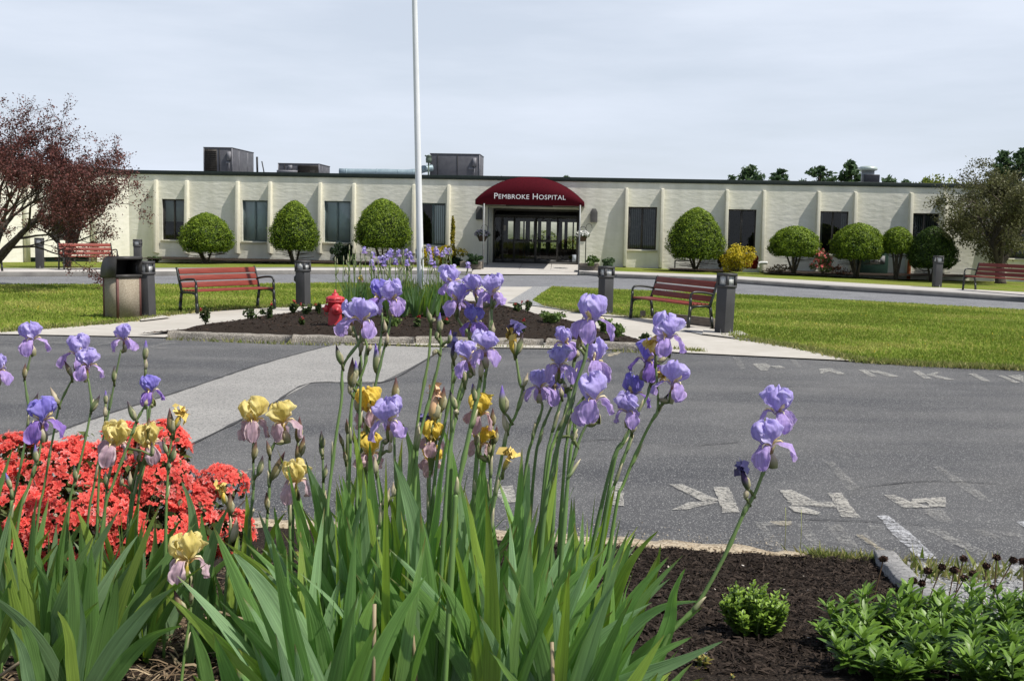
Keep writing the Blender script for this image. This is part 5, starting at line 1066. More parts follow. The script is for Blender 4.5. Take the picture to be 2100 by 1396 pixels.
# ------------------------------------------------------------------ flowers
def petalmat(name,tr=.42):
    M=bpy.data.materials.new(name); M.use_nodes=True; t=M.node_tree; t.nodes.clear(); L=t.links.new
    o=N(t,'ShaderNodeOutputMaterial'); p=N(t,'ShaderNodeBsdfPrincipled'); p.inputs['Roughness'].default_value=.55; p.inputs['Specular IOR Level'].default_value=.2; p.inputs['Sheen Weight'].default_value=.15
    a=N(t,'ShaderNodeAttribute',attribute_name='Col'); tc=N(t,'ShaderNodeTexCoord'); nz=N(t,'ShaderNodeTexNoise'); nz.inputs['Scale'].default_value=130; nz.inputs['Detail'].default_value=4; mp=N(t,'ShaderNodeMapping'); mp.inputs['Scale'].default_value=(1,1,.18); L(tc.outputs['Object'],mp.inputs['Vector']); L(mp.outputs[0],nz.inputs['Vector'])
    r=N(t,'ShaderNodeMapRange'); r.inputs['From Min'].default_value=.3; r.inputs['From Max'].default_value=.7; r.inputs['To Min'].default_value=.86; r.inputs['To Max'].default_value=1.12; L(nz.outputs['Fac'],r.inputs['Value']); s=N(t,'ShaderNodeVectorMath',operation='SCALE'); L(a.outputs['Color'],s.inputs[0]); L(r.outputs[0],s.inputs['Scale']); L(s.outputs[0],p.inputs['Base Color'])
    b=N(t,'ShaderNodeBump'); b.inputs['Distance'].default_value=.0012; L(nz.outputs['Fac'],b.inputs['Height']); L(b.outputs[0],p.inputs['Normal'])
    q=N(t,'ShaderNodeBsdfTranslucent'); L(s.outputs[0],q.inputs['Color']); ms=N(t,'ShaderNodeMixShader'); ms.inputs[0].default_value=tr; L(p.outputs[0],ms.inputs[1]); L(q.outputs[0],ms.inputs[2]); L(ms.outputs[0],o.inputs[0]); return M
irisP=petalmat('iris_petal'); stemM=mat('iris_stem',(.85,.85,.85),(1.1,1.1,1.1),scale=40,rough=.5,attr=True,stretch=(1,1,.2),spec=.3); beardM=mat('iris_beard',(.80,.60,.25),(.9,.8,.55),rough=.9)
PUR=dict(st=((.41,.33,.76),(.66,.60,.93)),fa=((.40,.29,.72),(.68,.52,.86)),th=(.74,.66,.70),dk=(.23,.12,.05))
DRK=dict(st=((.25,.20,.70),(.40,.36,.82)),fa=((.26,.14,.56),(.42,.28,.70)),th=(.50,.40,.58),dk=(.2,.12,.06))
YEL=dict(st=((.70,.56,.13),(.90,.80,.38)),fa=((.50,.32,.42),(.74,.58,.62)),th=(.80,.55,.03),dk=(.45,.35,.05))
YE2=dict(st=((.80,.55,.05),(.90,.72,.16)),fa=((.52,.30,.38),(.74,.54,.56)),th=(.85,.60,.02),dk=(.5,.35,.03))
def lerp3(a,b,t): return [a[i]*(1-t)+b[i]*t for i in range(3)]
def interp(tab,u):
    for i in range(len(tab)-1):
        if u<=tab[i+1][0]: t=(u-tab[i][0])/(tab[i+1][0]-tab[i][0]); return tab[i][1]*(1-t)+tab[i+1][1]*t
    return tab[-1][1]
def make_flower(pal,seed,open_=1.0,thin=1.0):
    rs=random.Random(seed); meshes=[]; nu,nv=22,22
    def grid(fn):
        V=[];C=[]
        for i in range(nu+1):
            for j in range(nv+1): v,c=fn(i/nu,j/nv*2-1); V.append(v); C.append(c)
        i=np.arange(nu)[:,None]*(nv+1); j=np.arange(nv)[None,:]; F=np.stack([i+j,i+j+1,i+nv+2+j,i+nv+1+j],-1).reshape(-1,4); b=MB(); b.add(V,F,np.array(C)); return b
    out=[]
    for k in range(3):      # standards
        phi=2*math.pi*k/3+rs.gauss(0,.12); Rm=.033*rs.uniform(.82,1.28); H=.072*rs.uniform(.84,1.08); tp=rs.uniform(.25,.85); p1,p2,p3=rs.uniform(0,6),rs.uniform(0,6),rs.uniform(0,6); fr=rs.uniform(.8,1.3); lean=rs.gauss(0,.004)
        def fn(u,v):
            r=interp([(0,.006),(.15,.014),(.35,Rm*.85),(.6,Rm*1.08),(.8,Rm*.9),(.93,Rm*(.25+.55*tp)),(1,Rm*tp*.75)],u)*(.9+.1*open_); z=H*interp([(0,0),(.15,.14),(.35,.36),(.6,.68),(.8,.92),(.93,1.0),(1,.98)],u)
            w=interp([(0,.10),(.15,.28),(.35,.80),(.6,1.12),(.8,1.12),(.93,.98),(1,.55)],u)*thin; ang=v*w*1.02
            ruf=(.0072*fr*math.sin(6*v+8*u+p1)*(abs(v)**1.3)+.0050*fr*math.sin(13*v+p2+11*u)*(abs(v)**1.8)*min(1,u*2)+.0026*math.sin(23*u+p3+5*v)*abs(v)**1.5+.0018*math.sin(19*v+p1+17*u)*u+.0055*math.sin(4.5*v+p3+6*u)*u+.003*math.sin(11*v+p1)*u**4)
            rr=r+ruf+.0035*(1-abs(v))*math.cos(v*9)*0; x=rr*math.cos(ang)*math.cos(phi)-(rr+.004)*math.sin(ang)*math.sin(phi); y=rr*math.cos(ang)*math.sin(phi)+(rr+.004)*math.sin(ang)*math.cos(phi)
            z2=z+.0065*math.sin(8*v+p2)*u*u+.003*math.sin(17*v+p3)*u**3-.010*(abs(v)**2.5)*(u**3)+lean*v; 
            mid=math.exp(-(v*5)**2); c=lerp3(pal['st'][0],pal['st'][1],min(1,.25+.75*abs(v)**1.6+.25*(u>.9))); c=lerp3(c,pal['th'],max(0,.55-2.2*u)); vn=1+.07*math.sin(24*v+2*u); c=[min(1,q*(1-.08*mid)*vn) for q in c]; return (x,y,z2),c
        out.append(('standard',grid(fn)))
    for k in range(3):      # falls
        phi=2*math.pi*(k+.5)/3+rs.gauss(0,.10); p1,p2=rs.uniform(0,6),rs.uniform(0,6); dr=rs.uniform(.90,1.30)*open_; wd=rs.uniform(.98,1.22)*thin; hang=rs.uniform(.72,1.08)
        def fn(u,v):
            r=interp([(0,.004),(.18,.020),(.34,.033),(.5,.042*dr),(.68,.047*dr),(.85,.047*dr),(1,.045*dr)],u); z=interp([(0,-.006),(.18,.006),(.34,.006),(.5,-.006),(.68,-.024*hang),(.85,-.042*hang),(1,-.056*hang)],u)
            w=interp([(0,.004),(.18,.008),(.34,.015),(.5,.0225),(.68,.0270),(.85,.0235),(.95,.015),(1,.007)],u)*wd
            cup=(.012*v*v*(u>.0)*min(1,u*1.6)); ruf=.0060*math.sin(8*v+p1+6*u)*abs(v)**1.7*min(1,u*1.5)+.0035*math.sin(16*v+p2)*abs(v)**3+.0035*math.sin(5*v+9*u+p1)*u
            rad_=r-cup*.75*(1-1.25*u)+ruf+.0022*math.sin(21*u+p2+4*v)*abs(v); lat=v*w; zz=z-cup*.35*(u<.6)+.002*math.sin(8*v+p2)*u
            x=rad_*math.cos(phi)-lat*math.sin(phi); y=rad_*math.sin(phi)+lat*math.cos(phi)
            t_=min(1,abs(v)**1.5*.8+.1); c=lerp3(pal['fa'][0],pal['fa'][1],t_); c=lerp3(c,pal['th'],max(0,1-u*2.9)); c=lerp3(c,pal['fa'][1],.35*math.exp(-(v*4)**2)*(u>.3)); vn=1+.07*math.sin(26*v+3*u); c=[min(1,q*vn) for q in c]; return (x,y,zz),c
        out.append(('fall',grid(fn)))
    bd=MB()
    for k in range(3):
        phi=2*math.pi*(k+.5)/3; P=[(r*math.cos(phi),r*math.sin(phi),z) for r,z in ((.010,.004),(.02,.0105),(.032,.010),(.039,.002))]; bd.tube(P,[.0016,.0022,.0022,.0008],6,c=(.85,.55,.08))
        P=[(.004*math.cos(phi),.004*math.sin(phi),.004),(.016*math.cos(phi),.016*math.sin(phi),.020),(.027*math.cos(phi),.027*math.sin(phi),.024),(.033*math.cos(phi),.033*math.sin(phi),.032)]; bd.tube(P,[.003,.006,.006,.001],6,c=pal['st'][1])
    out.append(('beard',bd))
    hb=MB(); hb.tube([(0,0,-.056),(0,0,-.045),(0,0,-.03),(0,0,-.014),(0,0,.004)],[.0045,.0065,.0075,.0050,.008],10,c=np.array([(.12,.16,.05),(.16,.20,.06),(.15,.18,.05),pal['dk'],lerp3(pal['dk'],pal['fa'][1],.5)]))
    V=[];C=[]
    for i in range(7):
        t=i/6
        for j in range(7):
            th=(j/6-.5)*3.6; r=(.0085+.004*math.sin(math.pi*t))*(1-t**4)+.001; V.append((r*math.cos(th)+.002,r*math.sin(th),-.062+t*.045)); C.append(lerp3((.20,.22,.10),(.52,.46,.33),t))
    i=np.arange(6)[:,None]*7; j=np.arange(6)[None,:]; hb.add(V,np.stack([i+j,i+j+1,i+8+j,i+7+j],-1).reshape(-1,4),np.array(C)); out.append(('tube',hb)); return out
LIB={}
def flower_lib(key,pal,seeds,**k): LIB[key]=[[(nm,b.build(nm,{'beard':beardM if nm=='beard' else None,'tube':stemM}.get(nm) or (beardM if nm=='beard' else stemM if nm=='tube' else irisP),None,smooth=True)) for nm,b in make_flower(pal,s,**k)] for s in seeds]
flower_lib('p',PUR,(1,2,3,4,5,6,21,22,23,24)); flower_lib('d',DRK,(7,8,9)); flower_lib('y',YEL,(10,11,12),thin=.86,open_=.86); flower_lib('g',YE2,(13,14,15),thin=.88,open_=.84)
protos=[o for k in LIB.values() for fl in k for nm,o in fl]
def rotdir(d): return Vector((0,0,1)).rotation_difference(Vector(d).normalized())
def put_flower(parent,pos,scale,kind,tilt=(0,0),rz=None,name='flower'):
    fl=random.choice(LIB[kind]); base=None; rz=random.uniform(0,6.28) if rz is None else rz
    q=rotdir((tilt[0],tilt[1],1))
    for nm,o in fl[::-1]:
        c=o.copy(); COL.objects.link(c)
        if nm=='tube': c.name=name; base=c; c.parent=parent; c.location=pos; c.rotation_mode='QUATERNION'; from mathutils import Quaternion; c.rotation_quaternion=q@Quaternion((0,0,1),rz); c.scale=(scale,)*3
        else: c.parent=base
    return base
def bud_mesh(a,tip,kind):
    a,tip=Vector(a),Vector(tip); L_=(tip-a).length; n=9; b=MB(); bend=Vector((random.gauss(0,.02),random.gauss(0,.02),0))*L_
    cg={'g':((.10,.17,.05),(.17,.20,.09),(.05,.03,.045)),'p':((.12,.17,.05),(.20,.22,.11),(.16,.10,.42)),'b':((.13,.15,.05),(.22,.17,.08),(.09,.035,.04)),'y':((.2,.2,.05),(.60,.40,.05),(.75,.5,.12)),'w':((.30,.28,.18),(.46,.40,.28),(.35,.28,.2)),'c':((.35,.3,.1),(.72,.45,.25),(.70,.42,.30)),'v':((.10,.14,.04),(.06,.03,.10),(.05,.025,.12))}[kind]
    W_=max(.0055,min(.0115,L_*.155))*(1.35 if kind=='c' else 1); rad=[.0045,W_*.8,W_,W_,W_*.92,W_*.75,W_*.52,W_*.28,.0006]
    pts=[a.lerp(tip,i/(n-1))+bend*math.sin(math.pi*i/(n-1)) for i in range(n)]; cols=[lerp3(cg[0],cg[1],i/4) if i<5 else lerp3(cg[1],cg[2],min(1,(i-4)/2.5)) for i in range(n)]
    b.tube(pts,rad,9,c=np.array(cols))
    if kind in 'vyc':
        m_=18; Q=rng.normal(0,.0075,(m_,3))+np.array(tip)-np.array([0,0,.004]); cc={'v':((.10,.08,.22),(.34,.30,.62)),'y':((.55,.38,.06),(.78,.60,.22)),'c':((.6,.38,.25),(.75,.5,.3))}[kind]; cards(Q,rng.uniform(.012,.024,m_),None,1,mixcol(cc[0],cc[1],m_),1.5,b)
    # papery bract hugging one side
    q=a+(tip-a)*.05; b.tube([a,a.lerp(tip,.2)+Vector((W_*.5,-W_*.3,0)),a.lerp(tip,.45)+Vector((W_*.8,-W_*.4,0)),a.lerp(tip,.62)+Vector((W_*.5,-.3*W_,0))],[.004,W_*.7,W_*.5,.001],6,c=(.33,.31,.19)); return b
CR={'A':((0,640),3.8775),'B':((450,780),4.985),'C':((660,540),3.879),'D':((1040,580),4.362),'E':((640,760),4.105),'F':((1440,780),4.985),'P':((0,0),1.0)}
def cv(c,x,y): o,s=CR[c]; return o[0]+x/s,o[1]+y/s
GS='flowering iris stalks in the foreground clumps'
def stalk(c,d,stem,flowers=(),buds=(),label='',r=.0036,dbase=None,sub=None,name='iris_stalk'):
    dbase=dbase or d; P=[at(*cv(c,x,y),d+(dbase-d)*i/max(1,len(stem)-1)) for i,(x,y) in enumerate(stem)]
    # down to the soil, bending back upright
    q=P[-1].copy(); st=(P[-1]-P[-2]).normalized()*.05; k=0
    while q.z>bedh(q.x,q.y)-.02 and k<60: st=(st.normalized()*.88+Vector((0,0,-1))*.12).normalized()*.05; q=q+st; 
    P.append(q); base=P[-1].copy(); e=empty(name,base,0,label,'iris',GS); inv=lambda p:Vector(p)-base
    pts=catmull([inv(p) for p in P],5)[::-1]; n=len(pts); g=random.uniform(.85,1.15)
    b=MB(); cols=np.array([lerp3((.14*g,.25*g,.07),(.16*g,.22*g,.09),i/n) for i in range(n)]); b.tube(pts,[r*1.25*(1-.35*i/n)+(.0016 if i%9==4 else 0) for i in range(n)],8,c=cols)
    for f in random.choice(((.35,.62),(.5,),(.42,.7))):
        i0=min(n-4,int(n*(f+random.uniform(-.06,.06)))); q=pts[i0]; tn=(pts[i0+2]-q).normalized(); sd_=tn.orthogonal(); sd_.rotate(Matrix.Rotation(random.uniform(0,6.28),3,tn)); ln=random.uniform(.035,.065)
        b.tube([q-tn*.004,q+tn*ln*.25+sd_*.002,q+tn*ln*.7+sd_*.003,q+tn*ln+sd_*.006],[r*1.1,r*1.35,r*1.0,.0006],7,c=np.array([(.15,.24,.08),(.22,.27,.13),(.38,.35,.22),(.50,.44,.30)]))
    for (x,y,h,kind,*o) in flowers:
        dd=d+(o[0] if o else 0); s=CR[c][1]; hm=(h/s)*dd/FPX; sc=max(.64,min(1.25,hm/.120)); p=inv(at(*cv(c,x,y),dd)); fl=put_flower(e,p,sc,kind,tilt=(random.gauss(o[1] if len(o)>1 else 0,.10),random.gauss(-.05,.12)))
        # link the flower to the nearest stem point by a short pedicel
        ft=p+fl.rotation_quaternion@Vector((0,0,-.056*sc)); best=min(pts,key=lambda w:(w-ft).length+(.5 if w.z>ft.z+.01 else 0))
        if (best-ft).length>.006: b.tube(catmull([best,best.lerp(ft,.5)+Vector((0,0,-.006)),ft],3),.0040,6,c=(.12,.15,.06)); b.tube([best.lerp(ft,.2),best.lerp(ft,.6),ft],[.004,.0065,.003],6,c=(.30,.28,.16))
    for (bx,by,tx,ty,kind) in buds:
        a=inv(at(*cv(c,bx,by),d-.005)); tp=inv(at(*cv(c,tx,ty),d-.005)); bud_mesh(a,tp,kind).build('bud',stemM,e,smooth=True)
        best=min(pts,key=lambda w:(w-a).length)
        if (best-a).length>.004: b.tube([best+Vector((0,0,-.012)),best.lerp(a,.6),a],[.0045,.004,.004],6,c=(.13,.16,.06))
    b.build('stem',stemM,e,smooth=True); return e
S=stalk
# --- left group
S('A',3.45,[(245,335),(215,470),(195,520),(228,790),(205,1000),(130,1390),(60,1700)],[(250,225,238,'p')],[(195,520,203,405,'b'),(228,790,305,640,'g')],'purple iris high at the far left with one papery bud below it')
S('A',3.0,[(330,1010),(300,1180),(225,1390),(150,1650)],[(335,870,315,'d')],[(288,1190,280,1050,'p')],'large violet iris low at the left, in front of the azalea top')
S('A',3.4,[(575,530),(475,740),(420,1000),(350,1390),(300,1650)],[(620,340,250,'p')],[(465,735,400,595,'w'),(565,500,512,385,'b')],'purple iris half hidden behind its twin, stem bending left')
S('A',3.3,[(700,530),(712,600),(722,780),(640,1180),(580,1390),(540,1650)],[(692,432,245,'p')],[(722,790,797,655,'g'),(600,1330,590,1210,'g')],'purple iris in front of its twin with a side bud on the right')
S('A',3.5,[(962,300),(910,560),(860,820),(800,1100),(745,1390),(700,1650)],[(985,220,190,'p')],[(905,550,910,425,'g')],'pale purple iris with spreading falls above the asphalt strip')
S('A',3.4,[(835,880),(830,960),(800,1200),(780,1500)],[],[(840,725,840,620,'p'),(838,830,840,730,'w')],'unopened purple-tipped stalk beside the spreading purple iris')
S('A',3.3,[(1158,560),(1163,640),(1175,900),(1150,1200),(1100,1500)],[],[(1152,375,1160,222,'p'),(1158,450,1163,365,'w')],'tall bud stalk with a violet tip behind the left flowers')
S('A',3.2,[(1195,720),(1185,850),(1160,1100),(1085,1390),(1040,1650)],[(1198,640,222,'d')],[(1172,945,1186,835,'b')],'deep violet iris leaning above the red azalea top')
S('A',3.1,[(1158,735),(1078,880),(1020,1050),(890,1390),(820,1650)],[],[(1075,860,1012,705,'g'),(1155,740,1170,690,'w'),(1210,1140,1205,1030,'g')],'stout slanting stalk with one green bud crossing the yellow irises')
S('A',3.15,[(880,1190),(872,1300),(840,1500)],[(905,1050,320,'y',0,.1)],[(885,1210,875,1060,'g'),(845,1380,840,1260,'g')],'left of two pale yellow irises over the azalea')
S('A',3.2,[(1105,1190),(1070,1320),(1040,1500)],[(1185,1060,320,'y',0,-.1)],[(1100,1180,1100,1040,'b'),(1190,1180,1190,1110,'g'),(970,1370,965,1280,'w'),(1035,1380,1035,1260,'w')],'right of two pale yellow irises over the azalea')
S('A',3.1,[(1375,985),(1345,1130),(1330,1390),(1320,1650)],[],[(1368,960,1348,762,'b'),(1395,925,1442,785,'y'),(1325,1120,1292,1010,'g'),(1372,1180,1392,1040,'g'),(1345,1240,1350,1180,'g')],'stalk with a wilted yellow bloom and maroon bud above the azalea')
S('A',3.3,[(-20,640),(-30,900),(-40,1300)],[(-15,470,215,'p')],[],'purple iris cut by the left picture edge')
S('A',2.9,[(90,1390),(100,1500),(80,1650)],[],[(85,1400,45,1275,'p')],'plump dark bud at the left edge before the azalea')
S('P',2.75,[(388,1200),(392,1240),(381,1320),(372,1396)],[(382,1150,104,'y')],[(380,1262,357,1208,'b'),(391,1233,393,1198,'b')],'lone yellow iris with mauve falls low in front of the dark leaves')
S('P',3.0,[(472,1052),(474,1080),(471,1110),(460,1250)],[],[(465,1033,452,998,'y'),(474,1054,472,1008,'b'),(476,1110,485,1060,'w')],'half-open yellow bud stalk at the right edge of the azalea')
# --- yellow group on the asphalt
S('B',3.05,[(345,600),(345,800),(350,1100),(315,1390),(300,1600)],[(340,425,400,'y',.02)],[(345,600,345,388,'b'),(350,800,380,610,'b'),(395,965,443,760,'g')],'left tall yellow iris with mauve falls standing over the grey asphalt')
S('B',3.05,[(595,570),(515,770),(515,1010),(490,1390),(480,1600)],[(650,440,400,'y',.02)],[(515,770,482,610,'b'),(535,1010,670,722,'b'),(490,1315,480,1135,'b')],'right tall yellow iris with mauve falls over the asphalt, buds below')
S('B',2.95,[(725,1210),(715,1390),(720,1600)],[(772,1040,395,'y')],[],'lower yellow iris with drooping mauve falls below the tall pair')
S('B',3.1,[(812,840),(790,1060),(760,1280),(750,1500)],[],[(800,625,820,365,'b'),(805,830,792,630,'b'),(830,765,868,560,'b')],'stalk of three dark maroon buds behind the lower yellow iris')
S('B',2.85,[(1055,760),(1060,1000),(1062,1330),(1060,1500)],[],[(1055,682,1042,508,'g'),(1050,765,1018,640,'g'),(1070,990,1098,850,'g'),(1085,1330,1090,1160,'w')],'slender stalk of small green buds left of the tall stems')
S('B',2.8,[(1300,830),(1308,1000),(1312,1140),(1310,1500)],[],[(1262,660,1222,535,'b'),(1290,820,1268,700,'b'),(1310,540,1300,385,'b')],'thin stalk with small brown buds close to the tall left stem')
# --- centre
S('C',2.75,[(318,560),(285,650),(170,818),(157,1080),(110,1390),(60,1800),(40,2100)],[(325,462,308,'p')],[(158,800,113,645,'g')],'big pale purple iris left of the hydrant with an elbowed stem')
S('C',2.8,[(250,500),(305,700),(310,900),(295,1390),(280,1800),(270,2100)],[(235,445,250,'p',.05)],[(300,880,302,775,'g'),(310,700,322,600,'w')],'purple iris tucked behind the big pale one, upright stem')
S('C',2.78,[(335,580),(362,690),(330,850),(240,1100),(225,1500),(215,1900)],[],[(255,940,268,770,'p'),(235,990,245,745,'b'),(375,690,390,640,'w'),(222,1030,225,910,'w')],'stalk with a purple-tipped bud cluster below the big pale iris')
S('C',3.0,[(478,400),(478,520),(450,740),(432,940),(370,1200),(350,1600)],[(460,290,255,'d',.05)],[(432,870,425,635,'p'),(505,540,495,445,'w')],'darker violet iris at the back right of the hydrant')
S('C',2.9,[(548,420),(530,540),(500,660),(430,950),(330,1390),(290,1800),(280,2100)],[(560,290,262,'p')],[(515,640,518,550,'w')],'purple iris with a wide right fall beside the rear iris clump')
S('E',2.6,[(590,590),(570,720),(548,800)  ,(550,900),(580,1180),(560,1390),(550,1600)],[(640,432,345,'p')],[(655,680,652,590,'w'),(535,860,530,720,'w')],'lone low purple iris with three drooping falls before the yellow ones')
S('E',2.85,[(693,260),(695,720),(720,1150),(720,1500)],[],[(693,255,706,52,'b')],'single pointed maroon bud standing just behind the low purple iris')
S('C',2.65,[(868,475),(850,750),(790,1080),(745,1390),(700,1800),(690,2100)],[],[(862,465,835,345,'g'),(872,462,905,430,'g')],'tall straight stalk topped by a grey-green bud, left of the purple-tipped one')
S('C',2.65,[(937,550),(945,700),(880,1000),(775,1390),(740,1800)],[],[(935,545,940,390,'p'),(908,600,918,510,'g'),(1012,628,1025,530,'p'),(905,690,880,740,'w')],'tall stalk with purple-tipped buds on forked twigs in the centre')
S('C',2.85,[(1050,780),(1045,830),(1040,900)  ,(1030,1300)],[],[(1047,770,1055,610,'v')],'withered blue bloom on a short bud behind the centre stems')
S('C',2.8,[(1215,560),(1190,630),(1150,710),(1070,870),(1020,1060),(965,1340),(900,1700)],[(1220,478,228,'d')],[(1175,600,1172,500,'g')],'darker purple iris directly above the thick centre stem')
S('C',2.40,[(1272,770),(1265,900),(1210,1180),(1165,1390),(1080,1800),(1050,2100)],[(1300,692,250,'p')],[(1262,900,1268,760,'w'),(1215,1090,1203,955,'g')],'purple iris on the thickest stem in the centre of the clump',r=.0050)
S('C',2.55,[(1168,850),(1138,960),(1080,1160),(1035,1390),(990,1800)],[(1165,770,150,'p',0,-.3)],[(1130,945,1115,800,'p'),(1062,1155,1018,1005,'g'),(1065,1190,1072,1150,'w')],'purple iris with falls flung left beside the thickest stem')
S('C',2.85,[(1040,230),(1075,430),(1175,600),(1130,900),(1050,1200),(1020,1500)],[(1038,160,180,'p',0,-.15),(1078,305,245,'p',-.03)],[],'stalk with two stacked purple irises right of the flagpole foot')
S('C',2.75,[(1350,270),(1350,380),(1345,560),(1310,760),(1290,1000),(1240,1400)],[(1218,222,232,'p',.05,-.15),(1355,238,245,'p')],[(1372,330,1378,275,'g'),(1355,560,1365,470,'w')],'stalk with two side-by-side purple irises, highest right of the flagpole')
S('C',2.7,[(1542,730),(1580,970),(1600,985),(1545,1200),(1480,1330),(1400,1700),(1340,2100)],[],[(1535,720,1500,545,'y'),(1545,725,1602,560,'g'),(1500,560,1550,500,'v'),(1605,975,1640,870,'w'),(1470,1330,1440,1180,'w'),(1452,1190,1434,968,'p')],'elbowed stalk with a shrivelled blue bloom and dark buds, right of centre')
S('E',2.75,[(1400,700),(1387,820),(1370,1000),(1360,1300)],[(1400,370,300,'g')],[(1355,210,1350,108,'p'),(1380,620,1390,480,'b')],'bright yellow iris with mauve falls in the centre, upper of two')
S('E',2.8,[(1500,760),(1498,900),(1500,1100)],[(1425,605,250,'g')],[(1520,460,1522,310,'b'),(1535,610,1556,462,'b'),(1475,700,1505,570,'b')],'bright yellow iris just under the upper central one, with brown buds')
S('E',2.8,[(1000,830),(990,900),(985,1200)],[(1010,590,280,'g')],[(1015,420,1035,165,'c'),(1085,340,1112,128,'b'),(1060,400,1065,330,'b'),(955,450,957,392,'v')],'yellow iris with a peach half-open bud above it')
S('E',2.9,[(985,880),(980,1000),(975,1300)],[(1000,760,220,'g')],[],'small bright yellow iris beneath the one with the peach bud')
S('E',2.9,[(500,500),(495,620),(480,900),(470,1300)],[(480,330,330,'g',0,.1)],[(375,330,378,170,'w')],'golden iris behind the crossing stems left of the low purple flower')
S('E',2.9,[(470,840),(465,950),(460,1300)],[(480,700,290,'g')],[(355,600,355,505,'b'),(370,700,365,590,'w')],'golden iris directly below the one behind the crossing stems')
S('E',2.55,[(1600,870),(1560,980),(1520,1200),(1500,1500)],[],[(1612,830,1670,690,'y')],'dry tan bud on a short twig right of the centre stems')
S('E',2.6,[(618,1130),(580,1220),(565,1390),(560,1600)],[],[(605,1130,655,985,'w'),(685,1050,683,935,'w')],'collapsed papery bloom among the leaves in the centre')
# --- right group
S('D',2.6,[(722,515),(690,700),(620,900),(560,1150),(470,1390),(380,1800),(330,2100)],[(752,345,390,'p')],[(630,585,642,455,'b'),(655,560,668,440,'b')],'largest purple iris, highest on the right of the clump',r=.0045)
S('D',2.75,[(600,640),(590,800),(560,1000),(470,1390),(430,1800)],[(520,545,235,'p')],[(625,660,630,590,'w'),(598,830,600,760,'w')],'purple iris half behind the largest one, on its left')
S('D',2.65,[(490,850),(540,980),(600,1250),(590,1400),(540,1800)],[(465,738,305,'p')],[(520,930,500,900,'w'),(565,940,570,930,'w')],'wide purple iris with white-glinting standards, stem bending right')
S('D',2.8,[(302,1050),(312,1130),(230,1390),(150,1800)],[(292,940,250,'p')],[],'purple iris lowest at the left of the right-hand cluster')
S('D',2.85,[(452,1000),(365,1180),(290,1390),(230,1800)],[(425,945,190,'p')],[(415,920,440,830,'b')],'small purple iris crowded between two larger ones on the right')
S('D',2.8,[(760,880),(700,1000),(600,1150),(540,1390),(500,1800)],[(772,710,330,'p')],[],'purple iris hanging behind the right side of the largest one')
S('D',2.55,[(712,1265),(652,1390),(560,1700),(520,2000)],[(770,1060,405,'p')],[(585,1400,580,1315,'g')],'wide-open purple iris low under the largest one')
S('D',2.75,[(500,990),(470,1100),(390,1390),(330,1800)],[],[(485,1010,480,930,'w')],'bare green stem left of the tangle of right-hand stalks')
S('D',2.7,[(540,1100),(500,1220),(430,1390),(350,1800)],[],[(610,1390,605,1310,'g')],'bare green stem in the tangle of right-hand stalks')
S('D',2.7,[(1328,720),(1350,1100),(1300,1222),(1215,1390),(1040,1800),(960,2100)],[(1425,495,365,'p',.0),(1485,905,345,'p',-.02)],[(1385,1090,1445,985,'g'),(1330,640,1290,545,'y')],'long stalk bearing two purple irises, one above the other, before the pale path')
S('D',2.8,[(1285,870),(1250,1020),(1180,1140),(1060,1390),(900,1750)],[(1250,705,325,'d')],[(1300,900,1330,810,'w'),(1355,840,1395,800,'y')],'deeper purple iris behind the long two-flowered stalk')
S('D',2.7,[(1085,1200),(1112,1340),(1080,1460),(960,1800),(880,2100)],[(1080,1150,290,'p')],[(1120,1330,1155,1240,'w')],'purple iris with two falls stretched sideways like a moustache')
S('D',2.85,[(1150,1080),(1120,1250),(1030,1450),(930,1750)],[(1120,1000,310,'d')],[],'bluish iris directly above the moustache-shaped one')
S('F',2.6,[(690,800),(620,950),(540,1150),(430,1350),(400,1410),(200,1850),(-60,2300),(-250,2500),(-420,2750)],[(775,330,430,'p',.03,.05),(690,670,445,'p',-.02,-.08)],[(640,840,680,740,'w'),(465,1110,400,880,'v'),(440,1200,460,1090,'w')],'lone outer stalk leaning far right with two purple irises and a shrivelled bud',r=.0046)
for o in protos: bpy.data.objects.remove(o)
# dry stubs among the leaves
for (x0,y0,x1,y1,d,lb) in ((768,1238,765,1360,2.4,'dry tan stem stub left of the middle of the clump'),(840,1235,848,1340,2.5,'dry stem stub in the middle of the clump'),(1132,1316,1132,1400,2.35,'pale dry stem stub near the bottom edge'),(966,1090,955,1160,2.7,'short brown stub between the upright leaves'),(412,1245,512,1272,3.05,'pale dry stick lying across the left leaves'),(0,1385,50,1350,2.7,'brown twig in the bottom left corner')):
    a,c=at(x0,y0,d),at(x1,y1,d); b=MB(); ext=c if y1<1300 else c+(c-a)*.8; b.tube([a,a.lerp(ext,.5)+Vector((.002,0,0)),ext],.0045,7,c=(.34,.27,.17)); o=b.build('dry_stem',stemM,smooth=True); recenter(o,ext); tag(o,lb,'dry stem')
